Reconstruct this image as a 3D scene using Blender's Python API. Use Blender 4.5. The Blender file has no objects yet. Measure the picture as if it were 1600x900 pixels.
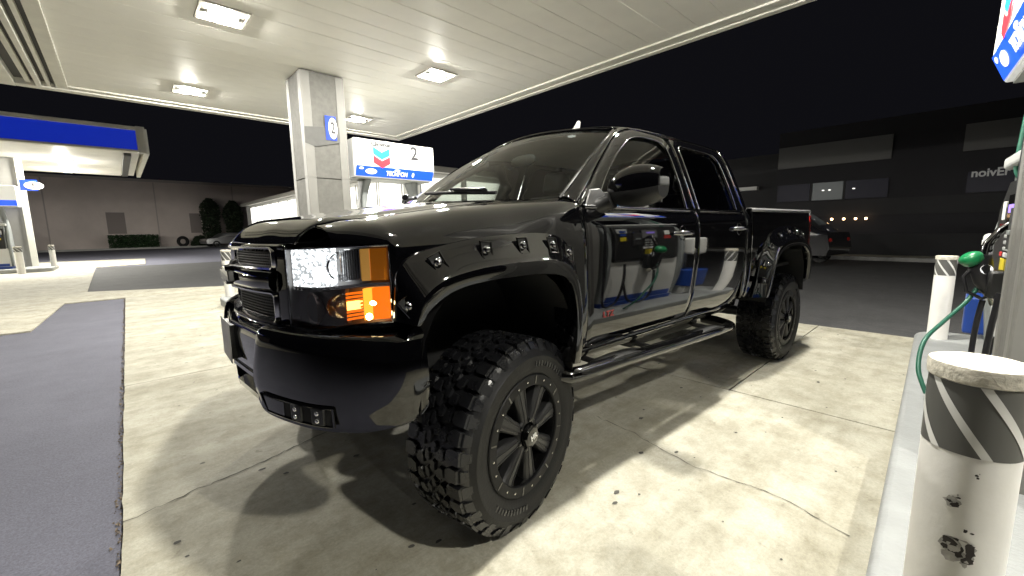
import bpy, bmesh, math, random
from mathutils import Vector, Matrix
random.seed(7)
R = math.radians
scene = bpy.context.scene
# ------------------------------------------------------------------ camera
YAW, PITCH, ROLL, FPX = 0.819624, -0.140125, -0.0153615, 651.17
CAM = Vector((-1.19917, -1.31012, 1.35767))
fw = Vector((math.cos(PITCH)*math.cos(YAW), math.cos(PITCH)*math.sin(YAW), math.sin(PITCH)))
rt = fw.cross(Vector((0, 0, 1))).normalized(); up = rt.cross(fw)
cr, sr = math.cos(ROLL), math.sin(ROLL)
rx, ux = rt*cr + up*sr, -rt*sr + up*cr
cd = bpy.data.cameras.new('camera'); cam = bpy.data.objects.new('camera', cd)
scene.collection.objects.link(cam)
cam.matrix_world = Matrix(((rx.x, ux.x, -fw.x, CAM.x), (rx.y, ux.y, -fw.y, CAM.y), (rx.z, ux.z, -fw.z, CAM.z), (0, 0, 0, 1)))
cd.sensor_fit = 'HORIZONTAL'; cd.sensor_width = 36; cd.lens = FPX/1600*36
cd.clip_start = 0.02; cd.clip_end = 2000
scene.camera = cam
# ------------------------------------------------------------------ night sky
world = bpy.data.worlds.new('World'); scene.world = world; world.use_nodes = True
bg = world.node_tree.nodes['Background']
bg.inputs['Color'].default_value = (0.42, 0.42, 0.56, 1); bg.inputs['Strength'].default_value = 0.009
scene.view_settings.view_transform = 'Standard'; scene.view_settings.look = 'None'
scene.view_settings.exposure = 0.27; scene.view_settings.gamma = 1.0
scene.cycles.use_denoising = True
scene.cycles.max_bounces = 8; scene.cycles.glossy_bounces = 5; scene.cycles.transparent_max_bounces = 16
scene.cycles.sample_clamp_indirect = 6.0
scene.cycles.caustics_reflective = False; scene.cycles.caustics_refractive = False
LAMP = 2200.0           # canopy lens radiance
# ------------------------------------------------------------------ helpers
COL = scene.collection
def lerp(a, b, t): return a + (b-a)*t
def itp(x, pts):
    if x <= pts[0][0]: return pts[0][1]
    for i in range(len(pts)-1):
        x0, y0 = pts[i]; x1, y1 = pts[i+1]
        if x <= x1:
            h = x1-x0; t = (x-x0)/h
            d = (y1-y0)/h
            dm = (y0-pts[i-1][1])/(x0-pts[i-1][0]) if i > 0 else d
            dp = (pts[i+2][1]-y1)/(pts[i+2][0]-x1) if i+2 < len(pts) else d
            m0 = 0 if dm*d <= 0 else 2*dm*d/(dm+d)
            m1 = 0 if dp*d <= 0 else 2*dp*d/(dp+d)
            return ((2*t**3-3*t*t+1)*y0 + (t**3-2*t*t+t)*h*m0 + (-2*t**3+3*t*t)*y1 + (t**3-t*t)*h*m1)
    return pts[-1][1]
class MB:
    def __init__(s): s.v = []; s.f = []
    def add(s, vs, fs):
        o = len(s.v); s.v += [tuple(p) for p in vs]; s.f += [tuple(i+o for i in f) for f in fs]; return s
    def box(s, x0, x1, y0, y1, z0, z1, M=None):
        vs = [Vector((x, y, z)) for x in (x0, x1) for y in (y0, y1) for z in (z0, z1)]
        if M is not None: vs = [M @ p for p in vs]
        return s.add(vs, [(0, 1, 3, 2), (4, 6, 7, 5), (0, 4, 5, 1), (2, 3, 7, 6), (0, 2, 6, 4), (1, 5, 7, 3)])
    def prism(s, poly, f0, f1, cap=True):
        n = len(poly)
        vs = [f0(p) for p in poly] + [f1(p) for p in poly]
        fs = [(i, (i+1) % n, n+(i+1) % n, n+i) for i in range(n)]
        if cap: fs += [tuple(range(n-1, -1, -1)), tuple(range(n, 2*n))]
        return s.add(vs, fs)
    def grid(s, fn, nu, nv, flip=False, closeu=False):
        vs = []
        cu = nu if closeu else nu+1
        for i in range(cu):
            for j in range(nv+1): vs.append(fn(i/nu, j/nv))
        fs = []
        for i in range(nu):
            for j in range(nv):
                a, b = i*(nv+1)+j, ((i+1) % cu)*(nv+1)+j
                q = (a, b, b+1, a+1); fs.append(q[::-1] if flip else q)
        return s.add(vs, fs)
    def rows(s, rows, flip=False, close=False):
        n = len(rows[0]); vs = [p for r in rows for p in r]; fs = []
        m = len(rows)
        for i in range(m if close else m-1):
            for j in range(n-1):
                a, b = i*n+j, ((i+1) % m)*n+j
                q = (a, b, b+1, a+1); fs.append(q[::-1] if flip else q)
        return s.add(vs, fs)
    def lathe(s, prof, seg=48, axis='y', c=(0, 0, 0), a0=0, a1=2*math.pi):
        full = abs(a1-a0-2*math.pi) < 1e-6
        rows = []
        for i in range(seg if full else seg+1):
            t = a0+(a1-a0)*i/seg; ct, st = math.cos(t), math.sin(t); row = []
            for r, h in prof:
                if axis == 'y': row.append((c[0]+r*ct, c[1]+h, c[2]+r*st))
                elif axis == 'z': row.append((c[0]+r*ct, c[1]+r*st, c[2]+h))
                else: row.append((c[0]+h, c[1]+r*ct, c[2]+r*st))
            rows.append(row)
        return s.rows(rows, close=full, flip=(axis == 'y'))
    def tube(s, path, r, seg=10, cap=True):
        path = [Vector(p) for p in path]; rows = []
        n = len(path); prev = None
        for i, p in enumerate(path):
            d = (path[min(i+1, n-1)]-path[max(i-1, 0)]).normalized()
            if prev is None:
                a = Vector((0, 0, 1)) if abs(d.z) < .9 else Vector((1, 0, 0)); u = d.cross(a).normalized()
            else: u = (prev - d*prev.dot(d)).normalized()
            prev = u; w = d.cross(u); rr = r[i] if isinstance(r, (list, tuple)) else r
            rows.append([p+(u*math.cos(2*math.pi*k/seg)+w*math.sin(2*math.pi*k/seg))*rr for k in range(seg)]+[])
        vs = [q for row in rows for q in row]; fs = []
        for i in range(n-1):
            for k in range(seg):
                k2 = (k+1) % seg; fs.append((i*seg+k, (i+1)*seg+k, (i+1)*seg+k2, i*seg+k2))
        if cap: fs += [tuple(range(seg)), tuple((n-1)*seg+k for k in range(seg-1, -1, -1))]
        return s.add(vs, fs)
    def ell(s, c, r, nu=16, nv=10, p=1.0, M=None):
        def fn(u, v):
            a, b = 2*math.pi*u, math.pi*(v-.5)
            sg = lambda q: math.copysign(abs(q)**p, q)
            q = Vector((r[0]*sg(math.cos(a))*sg(math.cos(b)), r[1]*sg(math.sin(a))*sg(math.cos(b)), r[2]*sg(math.sin(b))))
            if M is not None: q = M @ q
            return (c[0]+q.x, c[1]+q.y, c[2]+q.z)
        return s.grid(fn, nu, nv, closeu=True)
    def build(s, name, mat, parent=None, smooth=40, bevel=0, bseg=2, solid=0, merge=True, label=None, kind=None):
        me = bpy.data.meshes.new(name); me.from_pydata(s.v, [], s.f)
        if merge:
            bm = bmesh.new(); bm.from_mesh(me)
            bmesh.ops.remove_doubles(bm, verts=bm.verts, dist=1e-5)
            bmesh.ops.dissolve_degenerate(bm, edges=bm.edges, dist=1e-6)
            bmesh.ops.recalc_face_normals(bm, faces=bm.faces)
            bm.to_mesh(me); bm.free()
        me.update()
        o = bpy.data.objects.new(name, me); COL.objects.link(o)
        if mat: me.materials.append(mat)
        if smooth:
            me.polygons.foreach_set('use_smooth', [True]*len(me.polygons)); me.set_sharp_from_angle(angle=R(smooth))
        if solid:
            m = o.modifiers.new('solid', 'SOLIDIFY'); m.thickness = solid; m.offset = 0
        if bevel:
            m = o.modifiers.new('bevel', 'BEVEL'); m.width = bevel; m.segments = bseg; m.limit_method = 'ANGLE'; m.angle_limit = R(35)
        if parent: o.parent = parent
        if label: o['label'] = label
        if kind: o['kind'] = kind
        return o
def empty(name, loc=(0, 0, 0), rz=0, parent=None):
    o = bpy.data.objects.new(name, None); COL.objects.link(o); o.location = loc; o.rotation_euler = (0, 0, rz); o.empty_display_size = .2
    if parent: o.parent = parent
    return o
def tag(o, label, cat, group=None, kind=None):
    if label: o['label'] = label
    if cat: o['category'] = cat
    if group: o['group'] = group
    if kind: o['kind'] = kind
    return o
def copy_tree(o, parent=None):
    c = o.copy(); COL.objects.link(c); c.parent = parent
    for ch in list(o.children): copy_tree(ch, c)
    return c
def text(name, s, size, mat, parent, loc, rot, ext=.002, align='CENTER', sx=1.0, bold=0.0):
    cu = bpy.data.curves.new(name, 'FONT'); cu.body = s; cu.size = size; cu.extrude = ext; cu.align_x = align; cu.align_y = 'CENTER'; cu.offset = bold
    o = bpy.data.objects.new(name, cu); COL.objects.link(o); cu.materials.append(mat)
    dg = bpy.context.evaluated_depsgraph_get(); me = bpy.data.meshes.new_from_object(o.evaluated_get(dg))
    bpy.data.objects.remove(o); bpy.data.curves.remove(cu)
    o = bpy.data.objects.new(name, me); COL.objects.link(o)
    if not me.materials: me.materials.append(mat)
    o.location = loc; o.rotation_euler = rot; o.scale = (sx, 1, 1); o.parent = parent
    return o
# ------------------------------------------------------------------ materials
def mat(name, c, rough=.5, metal=0, coat=0, spec=.5, emit=None, es=0, var=0, vscale=6, bump=0, bscale=60, rvar=0):
    m = bpy.data.materials.new(name); m.use_nodes = True; nt = m.node_tree; b = nt.nodes['Principled BSDF']
    b.inputs['Base Color'].default_value = (*c, 1); b.inputs['Roughness'].default_value = rough; b.inputs['Metallic'].default_value = metal
    b.inputs['Coat Weight'].default_value = coat; b.inputs['Coat Roughness'].default_value = .02; b.inputs['Coat IOR'].default_value = 1.62 if name == 'black_paint' else 1.5; b.inputs['Specular IOR Level'].default_value = spec
    if emit: b.inputs['Emission Color'].default_value = (*emit, 1); b.inputs['Emission Strength'].default_value = es
    if var or bump or rvar:
        tc = nt.nodes.new('ShaderNodeTexCoord')
    if var or rvar:
        n = nt.nodes.new('ShaderNodeTexNoise'); n.inputs['Scale'].default_value = vscale; n.inputs['Detail'].default_value = 6; n.inputs['Roughness'].default_value = .6
        nt.links.new(tc.outputs['Object'], n.inputs['Vector'])
    if var:
        r = nt.nodes.new('ShaderNodeValToRGB'); r.color_ramp.elements[0].position = .3; r.color_ramp.elements[1].position = .7
        r.color_ramp.elements[0].color = (*[x*(1-var) for x in c], 1); r.color_ramp.elements[1].color = (*[min(1, x*(1+var)) for x in c], 1)
        nt.links.new(n.outputs['Fac'], r.inputs['Fac']); nt.links.new(r.outputs['Color'], b.inputs['Base Color'])
    if rvar:
        mr = nt.nodes.new('ShaderNodeMapRange'); mr.inputs['To Min'].default_value = max(.02, rough-rvar); mr.inputs['To Max'].default_value = min(1, rough+rvar)
        mr.inputs['From Min'].default_value = .3; mr.inputs['From Max'].default_value = .7
        nt.links.new(n.outputs['Fac'], mr.inputs['Value']); nt.links.new(mr.outputs['Result'], b.inputs['Roughness'])
    if bump:
        n2 = nt.nodes.new('ShaderNodeTexNoise'); n2.inputs['Scale'].default_value = bscale; n2.inputs['Detail'].default_value = 5
        bp = nt.nodes.new('ShaderNodeBump'); bp.inputs['Strength'].default_value = bump; bp.inputs['Distance'].default_value = .01
        nt.links.new(tc.outputs['Object'], n2.inputs['Vector']); nt.links.new(n2.outputs['Fac'], bp.inputs['Height']); nt.links.new(bp.outputs['Normal'], b.inputs['Normal'])
    return m
def glass(name, tint, rough=.0, ior=1.5):
    m = bpy.data.materials.new(name); m.use_nodes = True; nt = m.node_tree; nt.nodes.remove(nt.nodes['Principled BSDF'])
    out = nt.nodes['Material Output']; tr = nt.nodes.new('ShaderNodeBsdfTransparent'); gl = nt.nodes.new('ShaderNodeBsdfGlossy'); fr = nt.nodes.new('ShaderNodeFresnel'); mx = nt.nodes.new('ShaderNodeMixShader')
    tr.inputs['Color'].default_value = (*tint, 1); gl.inputs['Roughness'].default_value = rough; fr.inputs['IOR'].default_value = ior
    nt.links.new(fr.outputs['Fac'], mx.inputs['Fac']); nt.links.new(tr.outputs[0], mx.inputs[1]); nt.links.new(gl.outputs[0], mx.inputs[2]); nt.links.new(mx.outputs[0], out.inputs['Surface'])
    return m
def emis(name, c, s):
    m = bpy.data.materials.new(name); m.use_nodes = True; nt = m.node_tree; nt.nodes.remove(nt.nodes['Principled BSDF'])
    e = nt.nodes.new('ShaderNodeEmission'); e.inputs['Color'].default_value = (*c, 1); e.inputs['Strength'].default_value = s
    nt.links.new(e.outputs[0], nt.nodes['Material Output'].inputs['Surface']); return m
def ground_mat(name, c1, c2, stain, rough, spots=0, scale=1.0, bump=.25):
    m = bpy.data.materials.new(name); m.use_nodes = True; nt = m.node_tree; b = nt.nodes['Principled BSDF']; L = nt.links.new
    tc = nt.nodes.new('ShaderNodeTexCoord')
    def noise(sc, det=8, ro=.6, dist=0):
        n = nt.nodes.new('ShaderNodeTexNoise'); n.inputs['Scale'].default_value = sc*scale; n.inputs['Detail'].default_value = det; n.inputs['Roughness'].default_value = ro; n.inputs['Distortion'].default_value = dist
        L(tc.outputs['Object'], n.inputs['Vector']); return n
    def ramp(src, p0, p1, a, bb):
        r = nt.nodes.new('ShaderNodeValToRGB'); r.color_ramp.elements[0].position = p0; r.color_ramp.elements[1].position = p1
        r.color_ramp.elements[0].color = (*a, 1); r.color_ramp.elements[1].color = (*bb, 1); L(src, r.inputs['Fac']); return r
    def mix(f, a, bb, mode='MIX', fac=1):
        x = nt.nodes.new('ShaderNodeMix'); x.data_type = 'RGBA'; x.blend_type = mode
        if f is not None: L(f, x.inputs['Factor'])
        else: x.inputs['Factor'].default_value = fac
        L(a, x.inputs[6]); L(bb, x.inputs[7]); return x.outputs[2]
    base = ramp(noise(1.4, 12, .72, .05).outputs['Fac'], .32, .68, c1, c2)
    st = ramp(noise(4.6, 12, .78, .1).outputs['Fac'], .34, .58, stain, (1, 1, 1))
    col = mix(None, base.outputs['Color'], st.outputs['Color'], 'MULTIPLY', .85)
    fine = ramp(noise(75, 6, .8).outputs['Fac'], .3, .7, (.80 if spots else .62,)*3, (1.12 if spots else 1.3,)*3)
    col = mix(None, col, fine.outputs['Color'], 'MULTIPLY', 1)
    if spots:
        mpg = nt.nodes.new('ShaderNodeMapping'); mpg.inputs['Scale'].default_value = (.22, 1.9, 1); L(tc.outputs['Object'], mpg.inputs['Vector'])
        sn = noise(1.3, 9, .7); L(mpg.outputs['Vector'], sn.inputs['Vector'])
        sr_ = ramp(sn.outputs['Fac'], .33, .56, (.66, .64, .58), (1, 1, 1)); col = mix(None, col, sr_.outputs['Color'], 'MULTIPLY', .75)
        dn = ramp(noise(11, 6, .6).outputs['Fac'], .28, .36, (.58, .56, .52), (1, 1, 1)); col = mix(None, col, dn.outputs['Color'], 'MULTIPLY', .8)
        vo = nt.nodes.new('ShaderNodeTexVoronoi'); vo.inputs['Scale'].default_value = spots; vo.feature = 'F1'
        wn = noise(9, 3, .5); mp = nt.nodes.new('ShaderNodeMixRGB'); mp.blend_type = 'ADD'; mp.inputs[0].default_value = .06
        L(tc.outputs['Object'], mp.inputs[1]); L(wn.outputs['Color'], mp.inputs[2]); L(mp.outputs[0], vo.inputs['Vector'])
        sp = nt.nodes.new('ShaderNodeSeparateColor'); L(vo.outputs['Color'], sp.inputs[0])
        pick = nt.nodes.new('ShaderNodeMath'); pick.operation = 'MULTIPLY'; pick.inputs[1].default_value = .10; L(sp.outputs[0], pick.inputs[0])
        sub = nt.nodes.new('ShaderNodeMath'); sub.operation = 'SUBTRACT'; sub.inputs[1].default_value = .035; L(pick.outputs[0], sub.inputs[0])
        lt = nt.nodes.new('ShaderNodeMath'); lt.operation = 'SUBTRACT'; L(sub.outputs[0], lt.inputs[0]); L(vo.outputs['Distance'], lt.inputs[1])
        rr = ramp(lt.outputs[0], .0, .02, (1, 1, 1), (.22, .21, .19))
        col = mix(None, col, rr.outputs['Color'], 'MULTIPLY', 1)
    L(col, b.inputs['Base Color']); b.inputs['Roughness'].default_value = rough; b.inputs['Specular IOR Level'].default_value = .35
    bp = nt.nodes.new('ShaderNodeBump'); bp.inputs['Strength'].default_value = bump; bp.inputs['Distance'].default_value = .006
    L(noise(140, 4, .7).outputs['Fac'], bp.inputs['Height']); L(bp.outputs['Normal'], b.inputs['Normal'])
    return m
CONC = ground_mat('concrete', (.315, .305, .250), (.415, .401, .335), (.60, .575, .51), .7, spots=3.2)
CONC2 = ground_mat('concrete_far', (.36, .345, .28), (.50, .475, .39), (.55, .53, .47), .8)
ASPH = ground_mat('asphalt', (.090, .091, .118), (.116, .117, .150), (.90, .90, .91), .85, bump=.7)
ASPHD = ground_mat('asphalt_patch', (.045, .045, .047), (.062, .062, .064), (.7, .7, .7), .85, bump=.4)
JOINT = mat('joint_sealant', (.05, .045, .035), .9)
PAINT = mat('black_paint', (.0012, .0012, .0015), .05, coat=1.0, spec=.12)
GLOSSK = mat('gloss_black_trim', (.002, .002, .002), .10, coat=.6)
DCHROME = mat('black_chrome', (.22, .22, .225), .12, metal=1)
CHROME = mat('chrome', (.75, .75, .76), .10, metal=1); GRCH = mat('grille_chrome', (.42, .42, .43), .10, metal=1); FINM = mat('fin_silver', (.45, .45, .44), .5)
PLASTK = mat('black_plastic', (.010, .010, .010), .42, bump=.15, bscale=400)
RUBBER = mat('tyre_rubber', (.0075, .0078, .0090), .30, spec=.55, var=.3, vscale=14, bump=.12, bscale=120, rvar=.1)
RIMK = mat('matte_black_rim', (.0060, .0062, .0068), .5, spec=.2)
SIDEW = mat('tyre_sidewall', (.0040, .0042, .0048), .55, spec=.3, var=.35, vscale=18, bump=.15, bscale=90)
SPOKE = mat('satin_black_spoke', (.017, .0172, .018), .42, spec=.4)
RIMG = mat('gloss_black_barrel', (.003, .003, .003), .12, coat=.5)
STEEL = mat('bolt_steel', (.70, .69, .64), .22, metal=1)
UNDER = mat('underbody_black', (.006, .006, .006), .7)
UNDERM = mat('underbody_metal', (.05, .05, .05), .5, metal=.6, var=.3)
LINER = mat('liner_black', (.004, .004, .004), .8)
HEADL = mat('headliner_beige', (.60, .58, .48), .9, var=.06)
SEAT = mat('seat_leather', (.018, .017, .016), .5)
DASH = mat('dash_plastic', (.02, .02, .02), .6)
SILVER = mat('silver_paint', (.55, .55, .56), .3, metal=.8)
WGLASS = glass('windshield_glass', (.80, .86, .80))
DGLASS = glass('door_glass', (.34, .36, .34))
TGLASS = glass('tinted_glass', (.010, .012, .016))
CLEAR = glass('clear_lens', (.97, .97, .97), ior=1.45)
REFL = mat('lamp_reflector', (.8, .8, .8), .15, metal=1)
AMBER = mat('amber_reflector', (.85, .25, .01), .2, coat=1, emit=(1, .30, .02), es=.10)  # faint emission paints a glow into this unlit reflector
AMBERON = emis('amber_lit', (1, .155, .006), 1.15)
AMBERHOT = emis('amber_bulb', (1, .50, .10), 4)
RED = mat('red_lens', (.35, .02, .015), .2, coat=1)
REDB = mat('red_badge', (.30, .045, .04), .4, metal=.3)
WHITE = mat('white_paint', (.72, .71, .66), .45, var=.06, vscale=4)
SOFFIT = mat('soffit_panel', (.86, .85, .79), .5, var=.05, vscale=1.3, rvar=.1)
TRIM = mat('canopy_trim', (.72, .71, .64), .5, var=.07, vscale=3)
DECK = mat('canopy_deck', (.10, .10, .10), .8)
STUCCO = mat('pillar_stucco', (.115, .113, .105), .85, var=.14, vscale=9, bump=.5, bscale=160)
PTRIM = mat('pillar_trim', (.175, .173, .162), .55, var=.06, vscale=5)
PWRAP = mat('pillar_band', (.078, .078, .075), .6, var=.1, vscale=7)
BLUE = mat('sign_blue', (.01, .045, .42), .35)
BLUEPL = mat('blue_plastic', (.012, .05, .26), .4)
GREY = mat('pump_grey', (.20, .215, .215), .4, var=.05, vscale=3)
LGREY = mat('pump_light_grey', (.42, .43, .42), .4)
CABW = mat('pump_white', (.62, .62, .60), .4, var=.05, vscale=3)
CURB = mat('curb_grey_paint', (.235, .245, .245), .6, var=.12, vscale=5, bump=.3, bscale=60)
SIGNW = mat('sign_white_lit', (.7, .7, .67), .3, emit=(1, .99, .92), es=.30)
SIGNB = mat('sign_blue_lit', (.012, .07, .62), .3, emit=(.02, .12, 1), es=.65)
LOGOB = mat('logo_blue', (.02, .22, .62), .35, emit=(.02, .22, .75), es=.3)
LOGOR = mat('logo_red', (.62, .03, .045), .35, emit=(.75, .03, .05), es=.3)
INK = mat('ink_grey', (.04, .04, .045), .5)
WTEXT = mat('white_lettering', (.85, .85, .85), .4, emit=(1, 1, 1), es=.5)
GREEN = mat('nozzle_green', (.008, .19, .065), .35)
HOSEG = mat('hose_green', (.012, .095, .06), .45)
HOSEK = mat('hose_black', (.008, .008, .01), .4)
YEL = mat('sticker_yellow', (.62, .50, .02), .5)
SKIRT = mat('band_dark_grey', (.085, .085, .08), .5)
REFLW = mat('band_silver', (.62, .62, .60), .4)
RUST = mat('chip_rust', (.035, .03, .027), .9, var=.4, vscale=30)
# ------------------------------------------------------------------ ground
g = MB().add([(-200, -200, -.025), (300, -200, -.025), (300, 300, -.025), (-200, 300, -.025)], [(0, 1, 2, 3)]).build('ground', ASPH, smooth=0, merge=False); g['kind'] = 'structure'
def sheet(name, poly, z, m, thick=.0, parent=None, kind='structure'):
    mb = MB()
    if thick: mb.prism(poly, lambda p: (p[0], p[1], z-thick), lambda p: (p[0], p[1], z))
    else: mb.add([(p[0], p[1], z) for p in poly], [tuple(range(len(poly)))])
    o = mb.build(name, m, parent, smooth=0)
    if kind and not parent: o['kind'] = kind
    return o
def EDGE(y): return -1.335+.0105*(y-.86)
fore = sheet('forecourt', [(EDGE(-9)+.01, -9), (5.58, -9), (5.58, 11.1), (EDGE(11.1)+.01, 11.1)], -.014, JOINT)
XJ = [-1.26, 2.39, 5.6]
YJS = [[-9, -4.6, 3.75, 7.4, 11.12], [-9, -4.6, -.11, 3.75, 7.4, 11.12]]
for i in range(2):
    YJ = YJS[i]
    for j in range(len(YJ)-1):
        g2 = .006
        x0, x1, y0, y1 = XJ[i]+g2, XJ[i+1]-g2, YJ[j]+g2, YJ[j+1]-g2
        mb = MB()
        if i == 0:   # ragged edge towards the asphalt
            n = 90; pl = [(EDGE(lerp(y1, y0, k/n))+random.uniform(-.004, .004), lerp(y1, y0, k/n)) for k in range(n+1)]
            poly = [(x1, y0), (x1, y1)] + pl
        else: poly = [(x0, y0), (x1, y0), (x1, y1), (x0, y1)]
        mb.prism(poly, lambda p: (p[0], p[1], -.06), lambda p: (p[0], p[1], 0))
        mb.build('slab', CONC, fore, smooth=0)
def crack(pts, w, seed):
    rr = random.Random(seed); mb = MB(); P = []
    for k in range(len(pts)-1):
        a, b = Vector(pts[k]), Vector(pts[k+1]); n = max(2, int((b-a).length/.035))
        for q in range(n): P.append(a.lerp(b, q/n)+Vector((rr.uniform(-.012, .012), rr.uniform(-.012, .012))))
    P.append(Vector(pts[-1])); rows = []
    for k, p in enumerate(P):
        d = (P[min(k+1, len(P)-1)]-P[max(k-1, 0)]).normalized(); nn = Vector((-d.y, d.x))*w*rr.uniform(.3, 1.3)
        rows.append([(p.x-nn.x, p.y-nn.y, .0035), (p.x+nn.x, p.y+nn.y, .0035)])
    mb.rows(rows).build('crack', JOINT, fore, smooth=0, merge=False)
crack([(-1.32, 1.29), (-1.1, 1.35), (-.8, 1.40), (-.39, 1.51), (-.1, 1.6)], .0035, 1)
crack([(1.19, .36), (1.16, .05), (1.05, -.38), (1.09, -.78), (1.0, -1.1)], .0026, 2)
crack([(-.2, 7.6), (-.05, 7.9), (.1, 8.2)], .004, 4)
# old patches and debris on the slab
def blob(n, rx_, ry_, rng):
    ph = [rng.uniform(.7, 1.2) for _ in range(n)]
    return [(rx_*ph[k]*math.cos(2*math.pi*k/n), ry_*ph[k]*math.sin(2*math.pi*k/n)) for k in range(n)]
rng = random.Random(11); GUM = mat('old_gum', (.055, .052, .045), .8)
mb = MB()
for k in range(300):
    x, y = rng.uniform(-1.2, 5.5), rng.uniform(-1.1, 8); s = rng.choice([.004, .006, .008, .008, .010, .013, .017])
    o = len(mb.v); pl = blob(9, s*1.2, s*.8, rng)
    mb.add([(x+p[0], y+p[1], .003) for p in pl], [tuple(range(9))])
mb.build('gum_spots', GUM, fore, smooth=0, merge=False, kind='stuff')
mb = MB()   # crumbled stones along the slab edge
for k in range(1300):
    y = rng.uniform(-1.5, 11.1); s = rng.uniform(.003, .010); c = (EDGE(y)-.010+rng.gauss(0, .010), y, -.02+s*.4)
    vs = [(c[0]+rng.uniform(-1, 1)*s, c[1]+rng.uniform(-1, 1)*s*1.4, c[2]+rng.uniform(-.6, .9)*s) for _ in range(6)]
    mb.add(vs, [(0, 1, 2), (0, 2, 3), (0, 3, 4), (0, 4, 1), (5, 2, 1), (5, 3, 2), (5, 4, 3), (5, 1, 4)])
o = mb.build('edge_gravel', mat('edge_gravel', (.13, .10, .07), .9, var=.5, vscale=25), smooth=0, merge=False); tag(o, 'crumbled brown gravel along the slab edge', 'gravel', kind='stuff')
pad = sheet('far_forecourt', [(-16, 7.95), (-2.28, 7.85), (-2.15, 11.1), (-1.3, 11.14), (6, 11.14), (6, 11.9), (.6, 11.85), (-1.9, 13.2), (-2.05, 24.2), (-.4, 25.0), (-.2, 31), (-16, 34)], -.004, CONC2, .02)
sheet('asphalt_patch', [(-2.0, 13.1), (.6, 11.9), (12, 11.92), (12, 24), (-2.0, 24)], -.0225, ASPHD)
sheet('street', [(5.62, -80), (19.4, -80), (19.4, 9), (5.62, 9)], -.0215, ASPHD)
MB().box(19.4, 19.6, -80, 30, -.03, .12).build('kerb', mat('kerb', (.30, .30, .29), .8, var=.2), bevel=.02)['kind'] = 'structure'
sheet('pavement', [(19.6, -80), (22, -80), (22, 30), (19.6, 30)], .10, CONC2)
sheet('bay_line', [(13.9, 3.6), (14.0, 3.6), (15.9, 2.3), (15.8, 2.3)], -.0165, mat('bay_line', (.5, .5, .48), .7))
# ------------------------------------------------------------------ canopy over the truck
CX0, CX1, CY0, CY1, CZ = -1.80, 5.85, -5.7, 11.6, 4.4
can = empty('canopy', ((CX0+CX1)/2, 3, 0)); tag(can, 'white panelled fuel station canopy with recessed lights above the black truck', 'canopy')
def cb(mb): # shift to canopy local
    mb.v = [(x-(CX0+CX1)/2, y-3, z) for x, y, z in mb.v]; return mb
cb(MB().box(CX0-.75, CX1+.3, CY0-.4, CY1+.2, CZ+.06, CZ+.9)).build('deck', DECK, can, smooth=0)
W = .40; n = int(round((CY1-CY0-.3)/W)); W = (CY1-CY0-.3)/n
pm = None
for k in range(n):
    y = CY0+.15+k*W
    if pm is None:
        mb = MB(); prof = [(.0022, .03), (.0022, .004), (.006, 0), (W-.006, 0), (W-.0022, .004), (W-.0022, .03)]
        mb.rows([[(-(CX1-CX0-.36)/2, p[0], p[1]) for p in prof], [((CX1-CX0-.36)/2, p[0], p[1]) for p in prof]])
        o = mb.build('soffit_panel', SOFFIT, can, smooth=0); pm = o.data
    else:
        o = bpy.data.objects.new('soffit_panel', pm); COL.objects.link(o); o.parent = can
    o.location = (0, y-3, CZ+random.uniform(-.0015, .0015))
for nm, a in [('trim', (CX0, CX0+.175, CY0, CY1, CZ-.03, CZ+.05)), ('trim', (CX1-.175, CX1, CY0, CY1, CZ-.03, CZ+.05)),
              ('trim', (CX0+.175, CX1-.175, CY1-.15, CY1, CZ-.028, CZ+.05)), ('trim', (CX0+.175, CX1-.175, CY0, CY0+.15, CZ-.028, CZ+.05)),
              ('gutter', (CX0-.13, CX0-.07, CY0, CY1+.05, CZ-.02, CZ+.06)), ('gutter', (CX0-.28, CX0-.20, CY0, CY1+.05, CZ-.05, CZ+.06)),
              ('gutter', (CX0-.42, CX0-.34, CY0, CY1+.05, CZ+.0, CZ+.06)),
              ('fascia', (CX0-.80, CX0-.56, CY0-.4, CY1+.25, CZ-.06, CZ+.95)), ('fascia', (CX1+.04, CX1+.16, CY0-.4, CY1+.25, CZ-.05, CZ+.95)),
              ('fascia', (CX0-.56, CX1+.04, CY1+.03, CY1+.25, CZ-.055, CZ+.95)), ('fascia', (CX0-.56, CX1+.04, CY0-.4, CY0-.05, CZ-.055, CZ+.95))]:
    cb(MB().box(*a)).build(nm, TRIM, can, bevel=.008, smooth=0)
LENS = emis('lamp_lens_lit', (1.0, .965, .87), LAMP)
HOUS = mat('lamp_housing', (.40, .385, .34), .45); TRAY = mat('lamp_tray', (.16, .155, .14), .5)
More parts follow.
